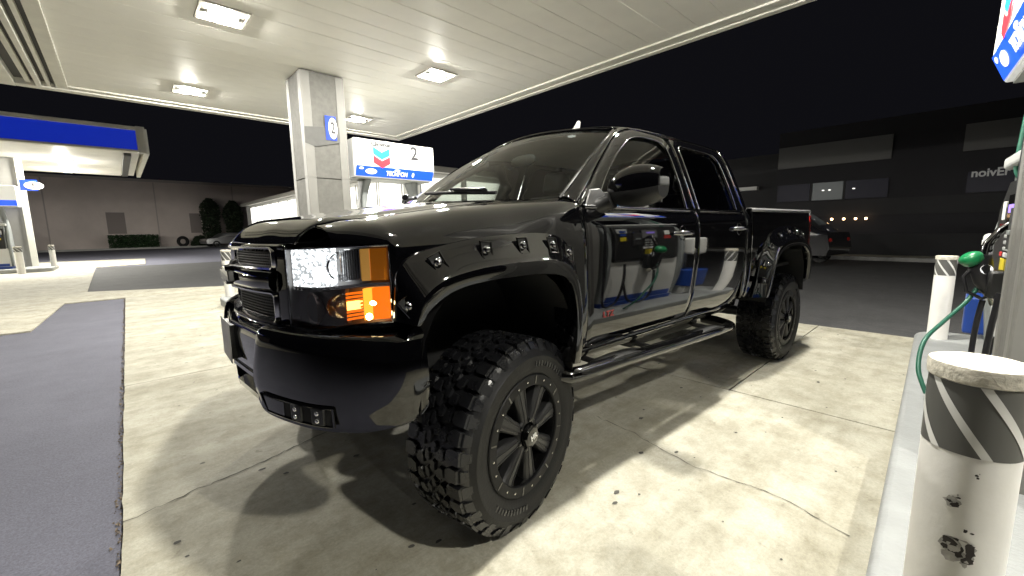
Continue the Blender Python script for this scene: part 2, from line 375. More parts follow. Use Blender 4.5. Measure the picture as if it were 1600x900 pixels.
def fixture(name, x, y, z, label, group, drop=(.100, .078, .048)):
    r = empty(name, (x, y, z)); tag(r, label, 'ceiling light', group)
    s = .30
    mb = MB()
    for a in [(-s, s, -s, -s+.035, -.022, .0), (-s, s, s-.035, s, -.022, .0), (-s, -s+.035, -s+.035, s-.035, -.022, 0), (s-.035, s, -s+.035, s-.035, -.022, 0)]: mb.box(*a)
    mb.build('frame', HOUS, r, smooth=0, bevel=.004)
    mb = MB(); mb.box(-s+.035, s-.035, -s+.035, s-.035, -.006, -.003); mb.build('tray', TRAY, r, smooth=0)
    mb = MB(); a, b, h = drop
    mb.add([(-a, -a, -.012), (a, -a, -.012), (a, a, -.012), (-a, a, -.012), (-b, -b, -h), (b, -b, -h), (b, b, -h), (-b, b, -h)], [(0, 1, 5, 4), (1, 2, 6, 5), (2, 3, 7, 6), (3, 0, 4, 7), (7, 6, 5, 4)])
    mb.build('lens', LENS, r, smooth=0, merge=False)
    mb = MB()
    for sx in (-1, 1): mb.box(sx*.165-.018, sx*.165+.018, -.05, .05, -.03, -.008)
    mb.build('latch', HOUS, r, smooth=0)
    return r
GL = 'recessed lights under the near canopy'
for (x, y, lb) in [(.2, 6.05, 'large lit ceiling light nearest the left pillar side, top left of canopy'), (.25, 10.2, 'lit ceiling light above the far blue canopy, left of the pillar'),
                   (3.72, 6.05, 'lit ceiling light right of the concrete pillar above the windshield'), (3.9, 10.2, 'lit ceiling light just right of the pillar above the pump sign'),
                   (.2, -.12, 'ceiling light straight above the truck hood'), (3.72, -.12, 'ceiling light straight above the truck bed'),
                   (.2, -4.2, 'ceiling light behind the camera at the canopy edge, front'), (3.72, -4.2, 'ceiling light behind the pump at the canopy edge, rear')]:
    fixture('ceiling_light', x, y, CZ, lb, GL)
# ------------------------------------------------------------------ islands, pillars, bollards
def island(name, x0, x1, y0, y1, label):
    mb = MB(); r = .32; n = 8; poly = []
    for cx, cy, a in [(x1-r, y1-r, 0), (x0+r, y1-r, 90), (x0+r, y0+r, 180), (x1-r, y0+r, 270)]:
        for k in range(n+1): t = R(a+90*k/n); poly.append((cx+r*math.cos(t), cy+r*math.sin(t)))
    cx, cy = (x0+x1)/2, (y0+y1)/2
    mb.prism(poly, lambda p: (p[0]-cx, p[1]-cy, -.05), lambda p: (p[0]-cx, p[1]-cy, .15))
    o = mb.build(name, CURB, bevel=.03, bseg=3); o.location = (cx, cy, 0); return tag(o, label, 'pump island')
isl1 = island('pump_island', -.15, 5.45, -2.6, -1.135, 'grey painted raised pump island at right under the near bollard')
isl1.rotation_euler = (0, 0, R(1.6))
island('pump_island', .1, 5.45, 7.3, 8.6, 'raised pump island behind the truck with the numbered pillar')
def pillar(x0, x1, y0, y1, label, band=True):
    cx, cy = (x0+x1)/2, (y0+y1)/2
    r = empty('pillar', (cx, cy, 0)); tag(r, label, 'pillar')
    a, b = (x1-x0)/2, (y1-y0)/2
    MB().box(-a+.012, a-.012, -b+.012, b-.012, .1, CZ-.02).build('core', STUCCO, r, smooth=0)
    for sx in (-1, 1):
        for sy in (-1, 1):
            t = .17
            xa, xb = sorted((sx*a, sx*(a-t))); ya, yb = sorted((sy*b, sy*(b-t)))
            MB().box(xa, xb, ya, yb, .1, CZ-.024).build('corner_trim', PTRIM, r, smooth=0, bevel=.012)
    MB().box(-a-.003, a+.003, -b-.003, b+.003, 2.42, 2.424).build('seam', PTRIM, r, smooth=0)
    return r
pl = pillar(1.58, 2.40, 7.37, 8.25, 'square grey stucco pillar with pale corner trims beside the pump behind the truck')
pillar(1.62, 2.44, -2.33, -1.50, 'grey stucco pillar cut off at the right picture edge')
# angular dark wrap on the pillar behind the truck
fr = empty('pillar_number_sign', (2.09, 7.37, 3.38)); tag(fr, 'blue flag sign with white disc and number 2 on the grey pillar', 'sign')
MB().box(-.11, .10, -.012, .0, -.23, .23).build('plate', BLUE, fr, smooth=0, bevel=.004)
mb = MB(); mb.add([(.03+.085*math.cos(2*math.pi*k/32), -.015, .20*math.sin(2*math.pi*k/32)) for k in range(32)], [tuple(range(32))]); mb.build('disc', SIGNW, fr, smooth=0)
text('lettering', '2', .30, INK, fr, (.03, -.018, 0), (R(90), 0, 0), sx=.55, bold=.008)
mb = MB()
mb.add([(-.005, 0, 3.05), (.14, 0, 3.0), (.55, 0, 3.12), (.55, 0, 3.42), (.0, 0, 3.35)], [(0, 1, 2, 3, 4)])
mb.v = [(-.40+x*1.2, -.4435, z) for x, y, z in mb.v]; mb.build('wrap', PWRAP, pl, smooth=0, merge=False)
def bollard(x, y, z0, z1, r, label, chips=False):
    b = empty('bollard', (x, y, z0)); tag(b, label, 'bollard', 'white bollards with striped bands'); h = z1-z0
    mb = MB(); mb.lathe([(r*1.0, -.02), (r, h-.035)], 40, 'z'); mb.build('post', BOLW, b, merge=False)
    mb = MB(); mb.lathe([(r+.0015, h-.040), (r+.005, h-.037), (r+.006, h-.010), (r+.004, h-.003), (r-.006, h), (0, h+.003)], 40, 'z'); mb.build('cap', BOLC, b)
    zt, zb = h-.041, h-.200
    mb = MB(); mb.lathe([(r+.0008, zb), (r+.0008, zt)], 40, 'z'); mb.build('band', SKIRT, b, merge=False)
    N = 6
    for k in range(N):
        mb = MB(); rows = []
        for q in range(13):
            t = q/12; a = 2*math.pi*k/N + t*1.25*1.0; w = .11
            z = lerp(zt, zb, t); rows.append([((r+.0018)*math.cos(a), (r+.0018)*math.sin(a), z), ((r+.0018)*math.cos(a+w), (r+.0018)*math.sin(a+w), z), ((r+.0018)*math.cos(a+2*w), (r+.0018)*math.sin(a+2*w), z)])
        mb.rows(rows).build('stripe', REFLW, b, merge=False)
    if chips:
        rg = random.Random(5)
        for (az, zz, s, n) in [(2.92, .585, .012, 5), (3.02, .60, .006, 3), (3.15, .475, .026, 14), (3.3, .53, .008, 3), (3.35, .66, .006, 3)]:
            for q in range(n):
                a0, zc = az+rg.uniform(-1, 1)*s/r*.8, zz+rg.uniform(-1, 1)*s
                pl_ = blob(14, s*rg.uniform(.2, .55), s*rg.uniform(.25, .6), rg); mb = MB()
                rr = r+.0012+rg.random()*.0012
                mb.add([(rr*math.cos(a0+p[0]/r), rr*math.sin(a0+p[0]/r), zc+p[1]) for p in pl_], [tuple(range(14))])
                if q == 0 and n > 4:
                    pr = blob(16, s*1.15, s*1.1, rg); m9 = MB(); m9.add([((r+.0009)*math.cos(az+p[0]/r), (r+.0009)*math.sin(az+p[0]/r), zz+p[1]) for p in pr], [tuple(range(16))]); m9.build('bare_primer', PRIM, b, smooth=0, merge=False)
                mb.build('paint_chip', RUST if q % 4 else PRIM, b, smooth=0, merge=False)
    return b
PRIM = mat('primer_grey', (.36, .35, .33), .7, var=.25, vscale=60)
BOLW = mat('bollard_white', (.72, .71, .68), .45, var=.04, vscale=8, bump=.12, bscale=30)
BOLC = mat('bollard_cap', (.46, .435, .37), .55, var=.38, vscale=34, bump=.3, bscale=110)
bollard(.19, -1.37, .15, 1.048, .081, 'large white bollard in the right foreground with chipped paint and dark striped band', True)
bollard(5.0, -1.24, .15, 1.02, .080, 'white striped bollard standing beyond the fuel nozzle at the island end')
bollard(.27, 8.30, .15, 1.05, .080, 'white bollard seen left of the truck grille')
# ------------------------------------------------------------------ dispensers
FINE = mat('fine_print', (.42, .42, .42), .5)
def rbox(mb, x0, x1, y0, y1, z0, z1, r=.03): return mb.box(x0, x1, y0, y1, z0, z1)
def nozzle(name, x, y, z, label, cover, hose, hosem, flip=1):
    """hangs on the front (+Y) of a dispenser, spout up and back"""
    r = empty(name, (x, y, z)); tag(r, label, 'fuel nozzle', 'nozzles hanging on the pumps')
    mb = MB(); mb.tube([(-.01, .02, -.12), (0, .03, -.04), (.0, .03, .03), (-.02, .01, .10)], [.026, .042, .046, .030], 12); mb.build('body', HOSEK, r)
    mb = MB(); mb.tube([(-.02, .01, .09), (-.03, -.01, .15), (-.05, -.06, .21), (-.055, -.10, .23)], [.025, .02, .016, .014], 10); mb.build('spout', DCHROME, r)
    mb = MB(); mb.ell((.0, .055, .085), (.055, .045, .036), 14, 8, .8, Matrix.Rotation(R(-25), 3, 'X')); mb.build('splash_cover', cover, r)
    mb = MB(); mb.tube([(0, .05, .05), (.01, .10, .0), (.01, .105, -.08), (0, .06, -.13), (0, .03, -.12)], .009, 8); mb.build('lever_guard', HOSEK, r)
    mb = MB(); mb.lathe([(.024, -.0), (.024, .006), (.012, .006)], 20, 'x', (-.047, .03, .02)); mb.build('badge', WTEXT, r, merge=False)
    mb = MB(); mb.lathe([(.021, -.0), (.021, .05)], 16, 'z', (-.01, .02, -.17)); mb.build('swivel', STEEL, r, merge=False)
    mb = MB(); mb.box(-.052, -.047, .0, .03, -.075, -.05); mb.build('sticker', YEL, r, smooth=0)
    r.scale = (1.4, 1.4, 1.4); r.rotation_euler = (R(-14), R(8), R(24))
    return r
def pump(name, cx, cy, label, number=None, side=True, detail=True, dirs=(1,), half=.95):
    """dispenser centred at cx,cy; customer faces look along +Y / -Y"""
    p = empty(name, (cx, cy, .15)); tag(p, label, 'fuel pump'); b = .34
    MB().box(-.66, .66, -b+.04, b-.04, 0, .78).build('lower_cabinet', CABW, p, bevel=.012, smooth=0)
    MB().box(-.68, .68, -b+.02, b-.02, -.01, .09).build('plinth', BLUEPL, p, bevel=.008, smooth=0)
    MB().box(-.64, .64, -b+.06, b-.06, .78, 1.62).build('head', GREY, p, bevel=.03, bseg=3, smooth=0)
    MB().box(-.70, .70, -b, b, 1.62, 1.72).build('head_cap', LGREY, p, bevel=.03, bseg=3, smooth=0)
    for sx in (-1, 1):
        mb = MB()   # curved grey side cheeks
        def cheek(u, v, sx=sx):
            z = lerp(.10, 2.36, v); w = itp(v, [(0, .30), (.35, .36), (.55, .30), (.68, .20), (.85, .13), (1, .22)]); a = 2*math.pi*u
            wx = itp(v, [(0, .05), (.5, .06), (.75, .07), (1, .10)])
            sg = lambda q: math.copysign(abs(q)**.5, q)
            return (sx*.70+wx*sg(math.cos(a)) - sx*.13*itp(v, [(0, 0), (.6, 0), (1, 1)]), w*sg(math.sin(a)), z)
        mb.grid(cheek, 28, 18, closeu=True); mb.build('side_column', GREY, p)
    # sign box: section slants inward below
    s = half
    sec = [(-.44, 2.59), (-.43, 3.12), (.43, 3.12), (.44, 2.59), (.34, 2.36), (-.34, 2.36)]
    sec = [(-.46, 2.58), (-.45, 3.10), (-.43, 3.13), (.43, 3.13), (.45, 3.10), (.46, 2.58), (.37, 2.36), (-.37, 2.36)]
    mb = MB(); mb.prism(sec, lambda q: (-s, q[0], q[1]), lambda q: (s, q[0], q[1])); mb.build('sign_box', SIGNW, p, bevel=.012, smooth=0)
    MB().box(-s+.05, s-.05, -.33, .33, 2.335, 2.362).build('sign_underside', LGREY, p, smooth=0)
    for d in (1, -1):
        n = Vector((0, -.22*-d, 0))
        mb = MB(); e = .006
        q = [(-s+.02, d*(.46+e), 2.575), (s-.02, d*(.46+e), 2.575), (s-.02, d*(.375+e), 2.375), (-s+.02, d*(.375+e), 2.375)]
        mb.add(q, [(0, 1, 2, 3)]); mb.build('blue_band', SIGNB, p, smooth=0, merge=False)
        if d not in dirs: continue
        # d=-1 faces -Y : text rotation (90,0,0); d=+1 faces +Y : (90,0,180)
        rz = 0 if d == -1 else math.pi; X = lambda x: x if d == -1 else -x
        yf = d*.466
        lx = -.36
        def chev(z0, m, nm):
            w, h, dp = .19, .15, .10
            pts = [(-w, z0), (0, z0-dp), (w, z0), (w, z0-h), (0, z0-h-dp), (-w, z0-h)]
            mb = MB()
            mb.add([(X(lx+a), yf+d*.001, z) for a, z in pts], [(0, 1, 4, 5), (1, 2, 3, 4)]); mb.build(nm, m, p, smooth=0, merge=False)
        chev(2.985, LOGOB, 'logo_chevron'); chev(2.805, LOGOR, 'logo_chevron')
        text('lettering', 'Chevron', .125, INK, p, (X(lx), d*.4645, 3.045), (R(90), 0, rz), bold=.005)
        if number:
            text('number', number, .40, INK, p, (X(.43), yf, 2.93), (R(90), 0, rz), bold=.008)
            for (xa, xb, z) in [(.36, .50, 2.755), (.53, .76, 2.755), (.36, .46, 2.69), (.49, .66, 2.69)]:
                mb = MB(); mb.add([(X(xa), yf, z-.015), (X(xb), yf, z-.015), (X(xb), yf, z+.015), (X(xa), yf, z+.015)], [(0, 1, 2, 3)])
                mb.build('fine_print', FINE, p, smooth=0, merge=False)
        mb = MB(); mb.add([(X(.155), yf, 2.58), (X(.163), yf, 2.58), (X(.163), d*.458, 3.10), (X(.155), d*.458, 3.10)], [(0, 1, 2, 3)]); mb.build('panel_seam', INK, p, smooth=0, merge=False)
        tl = math.atan2(.085, .2)
        text('lettering', 'TECHRON', .135, WTEXT, p, (X(.0), d*.4265, 2.455), (R(90)+tl, 0, rz), bold=.005, sx=.8)
        def bp(x, t): return (X(x), d*(lerp(.46, .375, t)+.010), lerp(2.575, 2.375, t))
        for (cx2, a, tt, hh) in [(-.60, .13, .5, .28), (-.88+.06, .05, .25, .12), (.40, .03, .55, .25), (0, .07, .2, .1)]:
            mb = MB(); mb.add([bp(cx2+a*math.cos(2*math.pi*k/20), tt+hh*math.sin(2*math.pi*k/20)) for k in range(20)], [tuple(range(20))])
            mb.build('emblem', WTEXT, p, smooth=0, merge=False)
    if detail:
        for d in dirs:
            X = lambda x: x if d == -1 else -x
            Yd = lambda y: d*y
            mb = MB()  # black customer panel, gently tilted
            sec = [(.30, .76), (.345, .80), (.335, 1.30), (.30, 1.52), (.27, 1.52), (.27, .76)]
            mb.prism(sec, lambda q: (-.60, Yd(q[0]), q[1]), lambda q: (.60, Yd(q[0]), q[1])); mb.build('panel', PLASTK, p, bevel=.01, smooth=0)
            def pbox(nm, m, x0, x1, z0, z1, t=.012, y=.338):
                xa, xb = sorted((X(x0), X(x1))); ya, yb = sorted((Yd(y-.01), Yd(y+t)))
                return MB().box(xa, xb, ya, yb, z0, z1).build(nm, m, p, bevel=.004, smooth=0)
            pbox('display_bezel', GLOSSK, -.16, .14, 1.14, 1.40, .012, .335)
            pbox('display', emis('display_lit', (.42, .28, 1), 1.6), -.11, .05, 1.27, 1.33, .016, .335)
            for r_ in range(3):
                for c_ in range(4): pbox('key', LGREY, -.11+c_*.05, -.078+c_*.05, 1.09-r_*.045, 1.115-r_*.045, .014)
            pbox('card_reader', DASH, .17, .32, 1.02, 1.30, .035)
            pbox('card_slot', GREY, .20, .29, 1.12, 1.15, .045)
            pbox('sticker', mat('sticker_white', (.7, .7, .66), .5), -.42, -.32, 1.22, 1.36, .003, .338)
            pbox('sticker', RED, -.44, -.30, 1.12, 1.19, .003, .339)
            pbox('sticker', YEL, -.20, .06, .84, .94, .003, .342)
            pbox('sticker', mat('sticker_pale', (.6, .6, .62), .5), -.12, .10, .95, .985, .003, .342)
            pbox('sticker', mat('sticker_red', (.5, .03, .03), .5), -.26, -.17, .95, .985, .003, .342)
            pbox('grade_panel', LGREY, .38, .56, 1.05, 1.45, .01, .325)
            for q in range(3): pbox('grade_button', BLUEPL if q else YEL, .42, .52, 1.10+q*.11, 1.17+q*.11, .022, .325)
            pbox('lower_band', BLUEPL, -.62, .62, .10, .20, .004, .303)
    return p
PX1 = 3.45
pm1 = pump('fuel_pump', PX1, -1.89, 'grey and white fuel pump with blue sign band cut off at the right edge', None, dirs=(1,))
pm1.rotation_euler = (0, 0, R(4.2))
MB().box(-.09, .09, .32, .42, .66, .86).build('nozzle_boot', PLASTK, pm1, bevel=.02)
pump('fuel_pump', 3.48, 7.82, 'fuel pump with lit white sign reading 2 behind the truck hood', '2', dirs=(-1,))
def hose(name, pts, r, m, label):
    P = [Vector(q) for q in pts]; path = []
    for i in range(len(P)-1):
        p0, p1, p2, p3 = P[max(i-1, 0)], P[i], P[i+1], P[min(i+2, len(P)-1)]
        for k in range(8):
            t = k/8; path.append(.5*((2*p1)+(p2-p0)*t+(2*p0-5*p1+4*p2-p3)*t*t+(3*p1-p0-3*p2+p3)*t**3))
    path.append(P[-1])
    o = MB().tube(path, r, 10).build(name, m); return tag(o, label, 'hose')
nozzle('fuel_nozzle', 3.45, -1.485, .99, 'black fuel nozzle with green cover hanging on the right pump', GREEN, None, None)
hose('fuel_hose', [(3.455, -1.47, .78), (3.45, -1.455, .6), (3.44, -1.45, .35), (3.3, -1.46, .20), (3.05, -1.48, .30), (2.95, -1.53, .6)], .017, HOSEK, 'black hose dropping straight down from the nozzle swivel')
hose('fuel_hose', [(3.46, -1.44, .88), (3.40, -1.385, .76), (3.2, -1.285, .63), (2.95, -1.205, .52), (2.8, -1.195, .35), (2.72, -1.25, .2)], .014, HOSEG, 'green hose curling down from the nozzle towards the near bollard')
hose('fuel_hose', [(3.80, -1.575, 2.2), (3.80, -1.565, 2.0), (3.80, -1.56, 1.75), (3.79, -1.60, 1.66)], .019, HOSEG, 'green hose hanging vertically below the right pump sign')
mb = MB(); mb.tube([(3.80, -1.60, 2.55), (3.80, -1.585, 2.4), (3.80, -1.575, 2.18)], [.022, .028, .024], 12)
tag(mb.build('hose_swivel', HOSEK), 'black hose swivel hanging under the right pump sign', 'hose fitting')
hose('fuel_hose', [(2.92, -1.52, .9), (2.9, -1.50, .6), (2.84, -1.49, .3), (2.7, -1.50, .2), (2.60, -1.52, .4), (2.57, -1.54, 1.0), (2.58, -1.52, 1.8), (2.7, -1.6, 2.5)], .017, HOSEK, 'black looped hose between pump and pillar, mirrored in the front door')
# windscreen service unit
su = empty('service_unit', (4.55, -1.62, .15)); tag(su, 'blue windscreen washing and towel unit beyond the fuel nozzle', 'service unit')
MB().box(-.19, .17, -.16, .22, .20, .54).build('bucket', BLUEPL, su, bevel=.02, smooth=0)
MB().box(-.13, .13, -.12, .12, 0, .20).build('stand', CABW, su, bevel=.01, smooth=0)
MB().box(-.18, .18, -.14, .16, .80, 1.10).build('towel_box', CABW, su, bevel=.03, smooth=0)
for k in range(3): MB().box(-.15, .15, .16, .165, .86+k*.07, .90+k*.07).build('towel', WTEXT if 0 else REFLW, su, smooth=0)
MB().tube([(.1, .05, .5), (.12, .1, .95)], .012, 8).build('squeegee', HOSEK, su)
MB().box(-.05, .05, -.12, -.06, .54, .80).build('bracket', GREY, su, smooth=0)
# ------------------------------------------------------------------ the truck (x rearwards, y from driver to passenger side)
truck = empty('pickup_truck', (0, 0, 0), -0.0370128)
tag(truck, 'lifted glossy black crew cab pickup truck with off-road tyres beside the pump', 'pickup truck')
def MIR(p): return (p[0], 2-p[1], p[2])
SIDE = [(.60, .10), (.66, .075), (.72, .048), (.80, .026), (.92, .010), (1.08, .002), (1.25, .0), (1.36, .003), (1.42, .014), (1.465, .036), (1.52, .058), (1.62, .098), (1.75, .152), (1.87, .205), (1.95, .248), (2.0, .288), (2.03, .33)]
def sy(z): return itp(z, SIDE)
def both(name, fn, mat_, parent=None, **k):
    """fn(mb) fills driver-side geometry; builds it and its mirror"""
    out = []
    for s in (0, 1):
        mb = MB(); fn(mb)
        if s: mb.v = [MIR(p) for p in mb.v]; mb.f = [f[::-1] for f in mb.f]
        out.append(mb.build(name, mat_, parent or truck, **k))
    return out
PXF = [(.02, -.50), (.06, -.56), (.12, -.615), (.2, -.66), (.3, -.70), (.45, -.745), (.55, -.772), (.7, -.812), (1.0, -.852)]
def xf(y):
    y = y if y <= 1 else 2-y
    return itp(y, PXF)
YSEAM = [(-.70, .40), (-.66, .38), (-.62, .34), (-.51, .30), (-.35, .28), (-.13, .27), (.2, .255), (.36, .23), (.45, .17), (.50, .13), (.55, .12)]
H0 = [(-.9, 1.37), (-.5, 1.405), (-.35, 1.425), (-.13, 1.455), (.33, 1.498), (.55, 1.515)]
def ss(a, b, x): t = max(0, min(1, (x-a)/(b-a))); return t*t*(3-2*t)
def hoodz(x, y):
    yy = y if y <= 1 else 2-y
    h = itp(x, H0)+.016*ss(.30, .40, yy)+.016*ss(.48, .75, yy)*ss(-.85, -.3, x)+.010*ss(.6, 1.0, yy)
    d = x-xf(yy)
    if d < .15: h -= .095*((1-max(0, d)/.15)**2.2)
    return h
# hood
def hood(u, v):
    y = lerp(.40, 1.60, u)
    yy = y if y <= 1 else 2-y
    x0 = xf(yy)+.005; x1 = .43-.30*(1-((y-1)/.76)**2)
    vv = v**1.5
    x = lerp(x0, x1, vv); ys = itp(x, YSEAM)+.003
    y2 = lerp(ys, 2-ys, u)
    return (x, y2, hoodz(x, y2))
MB().grid(hood, 72, 34).build('hood', PAINT, truck, solid=.012, bevel=.003, smooth=60)
# front fenders
FLO = [(-.525, 1.045), (-.515, 1.14), (-.50, 1.225), (-.42, 1.28), (-.19, 1.322), (.0, 1.336), (.20, 1.338), (.33, 1.31), (.405, 1.235), (.445, 1.12), (.475, .93), (.495, .69)]
FLI = [(-.475, 1.035), (-.46, 1.05), (-.43, 1.085), (-.34, 1.135), (-.21, 1.158), (0, 1.165), (.20, 1.155), (.29, 1.115), (.325, 1.06), (.345, .98), (.355, .88), (.362, .70)]
RLO = [(2.86, .72), (2.89, .9), (2.97, 1.10), (3.13, 1.26), (3.38, 1.335), (3.645, 1.348), (3.9, 1.33), (4.1, 1.25), (4.24, 1.1), (4.30, .92), (4.32, .78)]
RLI = [(3.03, .72), (3.045, .86), (3.09, 1.0), (3.19, 1.10), (3.40, 1.15), (3.645, 1.158), (3.88, 1.14), (4.05, 1.08), (4.135, .99), (4.175, .88), (4.18, .78)]
def arch_z(x, arc):
    for (a, b) in zip(arc, arc[1:]):
        if a[0] <= x <= b[0]: return lerp(a[1], b[1], (x-a[0])/(b[0]-a[0]))
    return None
MIDF = [((a[0]+b[0])/2, (a[1]+b[1])/2) for a, b in zip(FLO, FLI)]
MIDR = [((a[0]+b[0])/2, (a[1]+b[1])/2) for a, b in zip(RLO, RLI)]
def yinv(x):   # y on the front plan curve for a given x
    lo, hi = .0, 1.0
    for _ in range(30):
        m = (lo+hi)/2
        if xf(m) > x: lo = m
        else: hi = m
    return lo
def fender(mb):
    rows = []
    xs = [-.655+.155*k/8 for k in range(8)] + [-.5+.998*k/44 for k in range(45)]
    for x in xs:
        ys = itp(x, YSEAM)-.003; zs = hoodz(x, ys)
        row = []
        if x < -.5:
            y0 = yinv(x); z0 = 1.315; zb = 1.31
        else:
            zb = arch_z(x, MIDF)
            if zb is None: zb = 1.04 if x < 0 else .69
            zb = min(zb, 1.25); z0 = 1.29+.155*ss(.05, .49, x); y0 = sy(z0)+.012*ss(-.3, -.5, x)
            if x > .40: zb = itp(x, [(.40, 1.13), (.43, .92), (.46, .69), (.5, .69)])
        for k in range(8):
            z = lerp(zb, z0, k/8)
            row.append((x, (y0 if x < -.5 else sy(z)+.012*ss(-.3, -.5, x)), z))
        z1 = lerp(z0, zs, .93)
        for k in range(11):
            t = k/10
            yq = (1-t)**2*y0+2*t*(1-t)*(y0+.018)+t*t*ys; zq = (1-t)**2*z0+2*t*(1-t)*(zs-.008)+t*t*zs
            row.append((x, yq, zq))
        row = [(q[0]+ss(.36, .498, x)*(.006+.062*max(0, min(1, (1.44-q[2])/.72))), q[1], q[2]) for q in row]
        rows.append(row)
    mb.rows(rows)
both('fender', fender, PAINT, solid=.010, bevel=.002, smooth=50)
# flares with bolt pockets
def flare(arc_o, arc_i):
    def fn(mb):
        def dense(a):
            out = []
            for i in range(len(a)-1):
                p0, p1, p2, p3 = [Vector(a[max(0, min(len(a)-1, i+k))]) for k in (-1, 0, 1, 2)]
                for k in range(5):
                    t = k/5; out.append(.5*((2*p1)+(p2-p0)*t+(2*p0-5*p1+4*p2-p3)*t*t+(3*p1-p0-3*p2+p3)*t**3))
            return out+[Vector(a[-1])]
        O, I = dense(arc_o), dense(arc_i); rows = []
        for o, i in zip(O, I):
            row = []
            for t, dy in [(-.01, .006), (0, -.012), (.06, -.020), (.2, -.034), (.4, -.058), (.58, -.083), (.64, -.092), (.66, -.099), (.72, -.102), (.9, -.100), (.98, -.098), (1.0, -.092), (1.0, -.03), (1.0, .05)]:
                p = o.lerp(i, t); row.append((p.x, sy(max(.66, min(1.3, p.y)))*.6+dy, p.y))
            rows.append(row)
        mb.rows(rows)
    return fn
def add_bolts(parent, arc_o, arc_i, ts, side):
    for t in ts:
        k = t*(len(arc_o)-1); i = min(int(k), len(arc_o)-2); f = k-i
        o = Vector(arc_o[i]).lerp(Vector(arc_o[i+1]), f); n = Vector(arc_i[i]).lerp(Vector(arc_i[i+1]), f)
        d = (n-o).normalized(); c = o+d*.045; tv = Vector((-d.y, d.x))
        mb = MB(); 
        def P(a, b, y): q = c+tv*a+d*b; return (q.x, y, q.y)
        y0 = -.050
        corners = [(-.027, -.030), (.027, -.030), (.024, .036), (-.024, .036)]
        mb.add([P(a_, b_, y0+.002+(.012 if b_ < 0 else -.012)) for a_, b_ in corners], [(0, 1, 2, 3)])
        lp = [P(a_, b_, y0-.002+(.012 if b_ < 0 else -.012)) for a_, b_ in corners]
        mb3 = MB(); mb3.tube([lp[3], lp[0], lp[1], lp[2], lp[3]], .0042, 6)
        mb2 = MB(); q = P(0, .002, y0-.008); mb2.ell(q, (.013, .010, .013), 12, 8)
        mb2.ell(P(0, .002, y0-.002), (.019, .004, .019), 12, 6)
        if side:
            for m_ in (mb, mb2, mb3): m_.v = [MIR(p) for p in m_.v]
        mb.build('bolt_pocket', LINER, parent, smooth=0, merge=False); mb3.build('pocket_rim', GLOSSK, parent); mb2.build('bolt', DCHROME, parent)
for nm, ao, ai, ts in [('fender_flare', FLO, FLI, [.09, .285, .385, .475, .565, .66]), ('fender_flare', RLO, RLI, [.09, .17, .26, .36, .45, .54, .63, .74, .88])]:
    fl = both(nm, flare(ao, ai), PAINT, smooth=40)
    for s in (0, 1): add_bolts(fl[s], ao, ai, ts, s)
# doors
def lower_panel(xl, xr, zb, zt, nu=24, nv=14):
    def fn(mb):
        def f(u, v):
            x = lerp(xl(v), xr(v), u); z = lerp(zb(x), zt(x), v); return (x, sy(z), z)
        mb.grid(f, nu, nv)
    return fn
I1 = [(1.64, 1.468), (1.655, 1.60), (1.665, 1.75), (1.665, 1.87), (1.645, 1.918), (1.59, 1.944), (1.46, 1.950), (1.32, 1.938), (1.20, 1.905), (1.10, 1.85), (.98, 1.77), (.84, 1.66), (.74, 1.565), (.70, 1.51), (.70, 1.468)]
O1 = [(1.742, 1.468), (1.747, 1.60), (1.752, 1.75), (1.752, 1.87), (1.745, 1.94), (1.70, 1.988), (1.46, 1.998), (1.30, 1.985), (1.15, 1.945), (1.03, 1.885), (.90, 1.79), (.75, 1.67), (.62, 1.56), (.545, 1.50), (.512, 1.468)]
I2 = [(2.48, 1.485), (2.49, 1.6), (2.485, 1.8), (2.47, 1.885), (2.43, 1.922), (2.35, 1.938), (2.0, 1.946), (1.90, 1.943), (1.855, 1.918), (1.845, 1.87), (1.835, 1.75), (1.825, 1.6), (1.818, 1.468)]
O2 = [(2.60, 1.468), (2.61, 1.6), (2.60, 1.8), (2.585, 1.9), (2.55, 1.97), (2.45, 1.993), (2.0, 1.998), (1.85, 1.996), (1.777, 1.97), (1.768, 1.87), (1.766, 1.75), (1.76, 1.6), (1.752, 1.468)]
def dens(a, n=4):
    out = []
    for i in range(len(a)-1):
        p0, p1, p2, p3 = [Vector(a[max(0, min(len(a)-1, i+k))]) for k in (-1, 0, 1, 2)]
        for k in range(n):
            t = k/n; out.append(.5*((2*p1)+(p2-p0)*t+(2*p0-5*p1+4*p2-p3)*t*t+(3*p1-p0-3*p2+p3)*t**3))
    return out+[Vector(a[-1])]
def frame_rows(I, O):
    rows = []
    for i, o in zip(dens(I), dens(O)):
        rows.append([(p.x, sy(p.y)+(.012 if t == 0 else 0), p.y) for t in (0, .08, .4, .7, 1) for p in [i.lerp(o, t)]])
    return rows
def d1(mb):
    lower_panel(lambda v: lerp(.575, .510, v), lambda v: lerp(1.693, 1.742, min(1, v*1.6)), lambda x: .725, lambda x: 1.462)(mb)
    mb.rows(frame_rows(I1, O1))
ZB2 = [(1.69, .725), (2.25, .725), (2.38, .745), (2.48, .81), (2.55, .91), (2.60, 1.02)]
def d2(mb):
    lower_panel(lambda v: lerp(1.700, 1.749, min(1, v*1.6)), lambda v: 2.60, lambda x: itp(x, ZB2), lambda x: 1.462, 30)(mb)
    mb.rows(frame_rows(I2, O2))
front_doors = both('front_door', d1, PAINT, solid=.005, bevel=.0008, smooth=45)
rear_doors = both('rear_door', d2, PAINT, solid=.005, bevel=.0008, smooth=45)
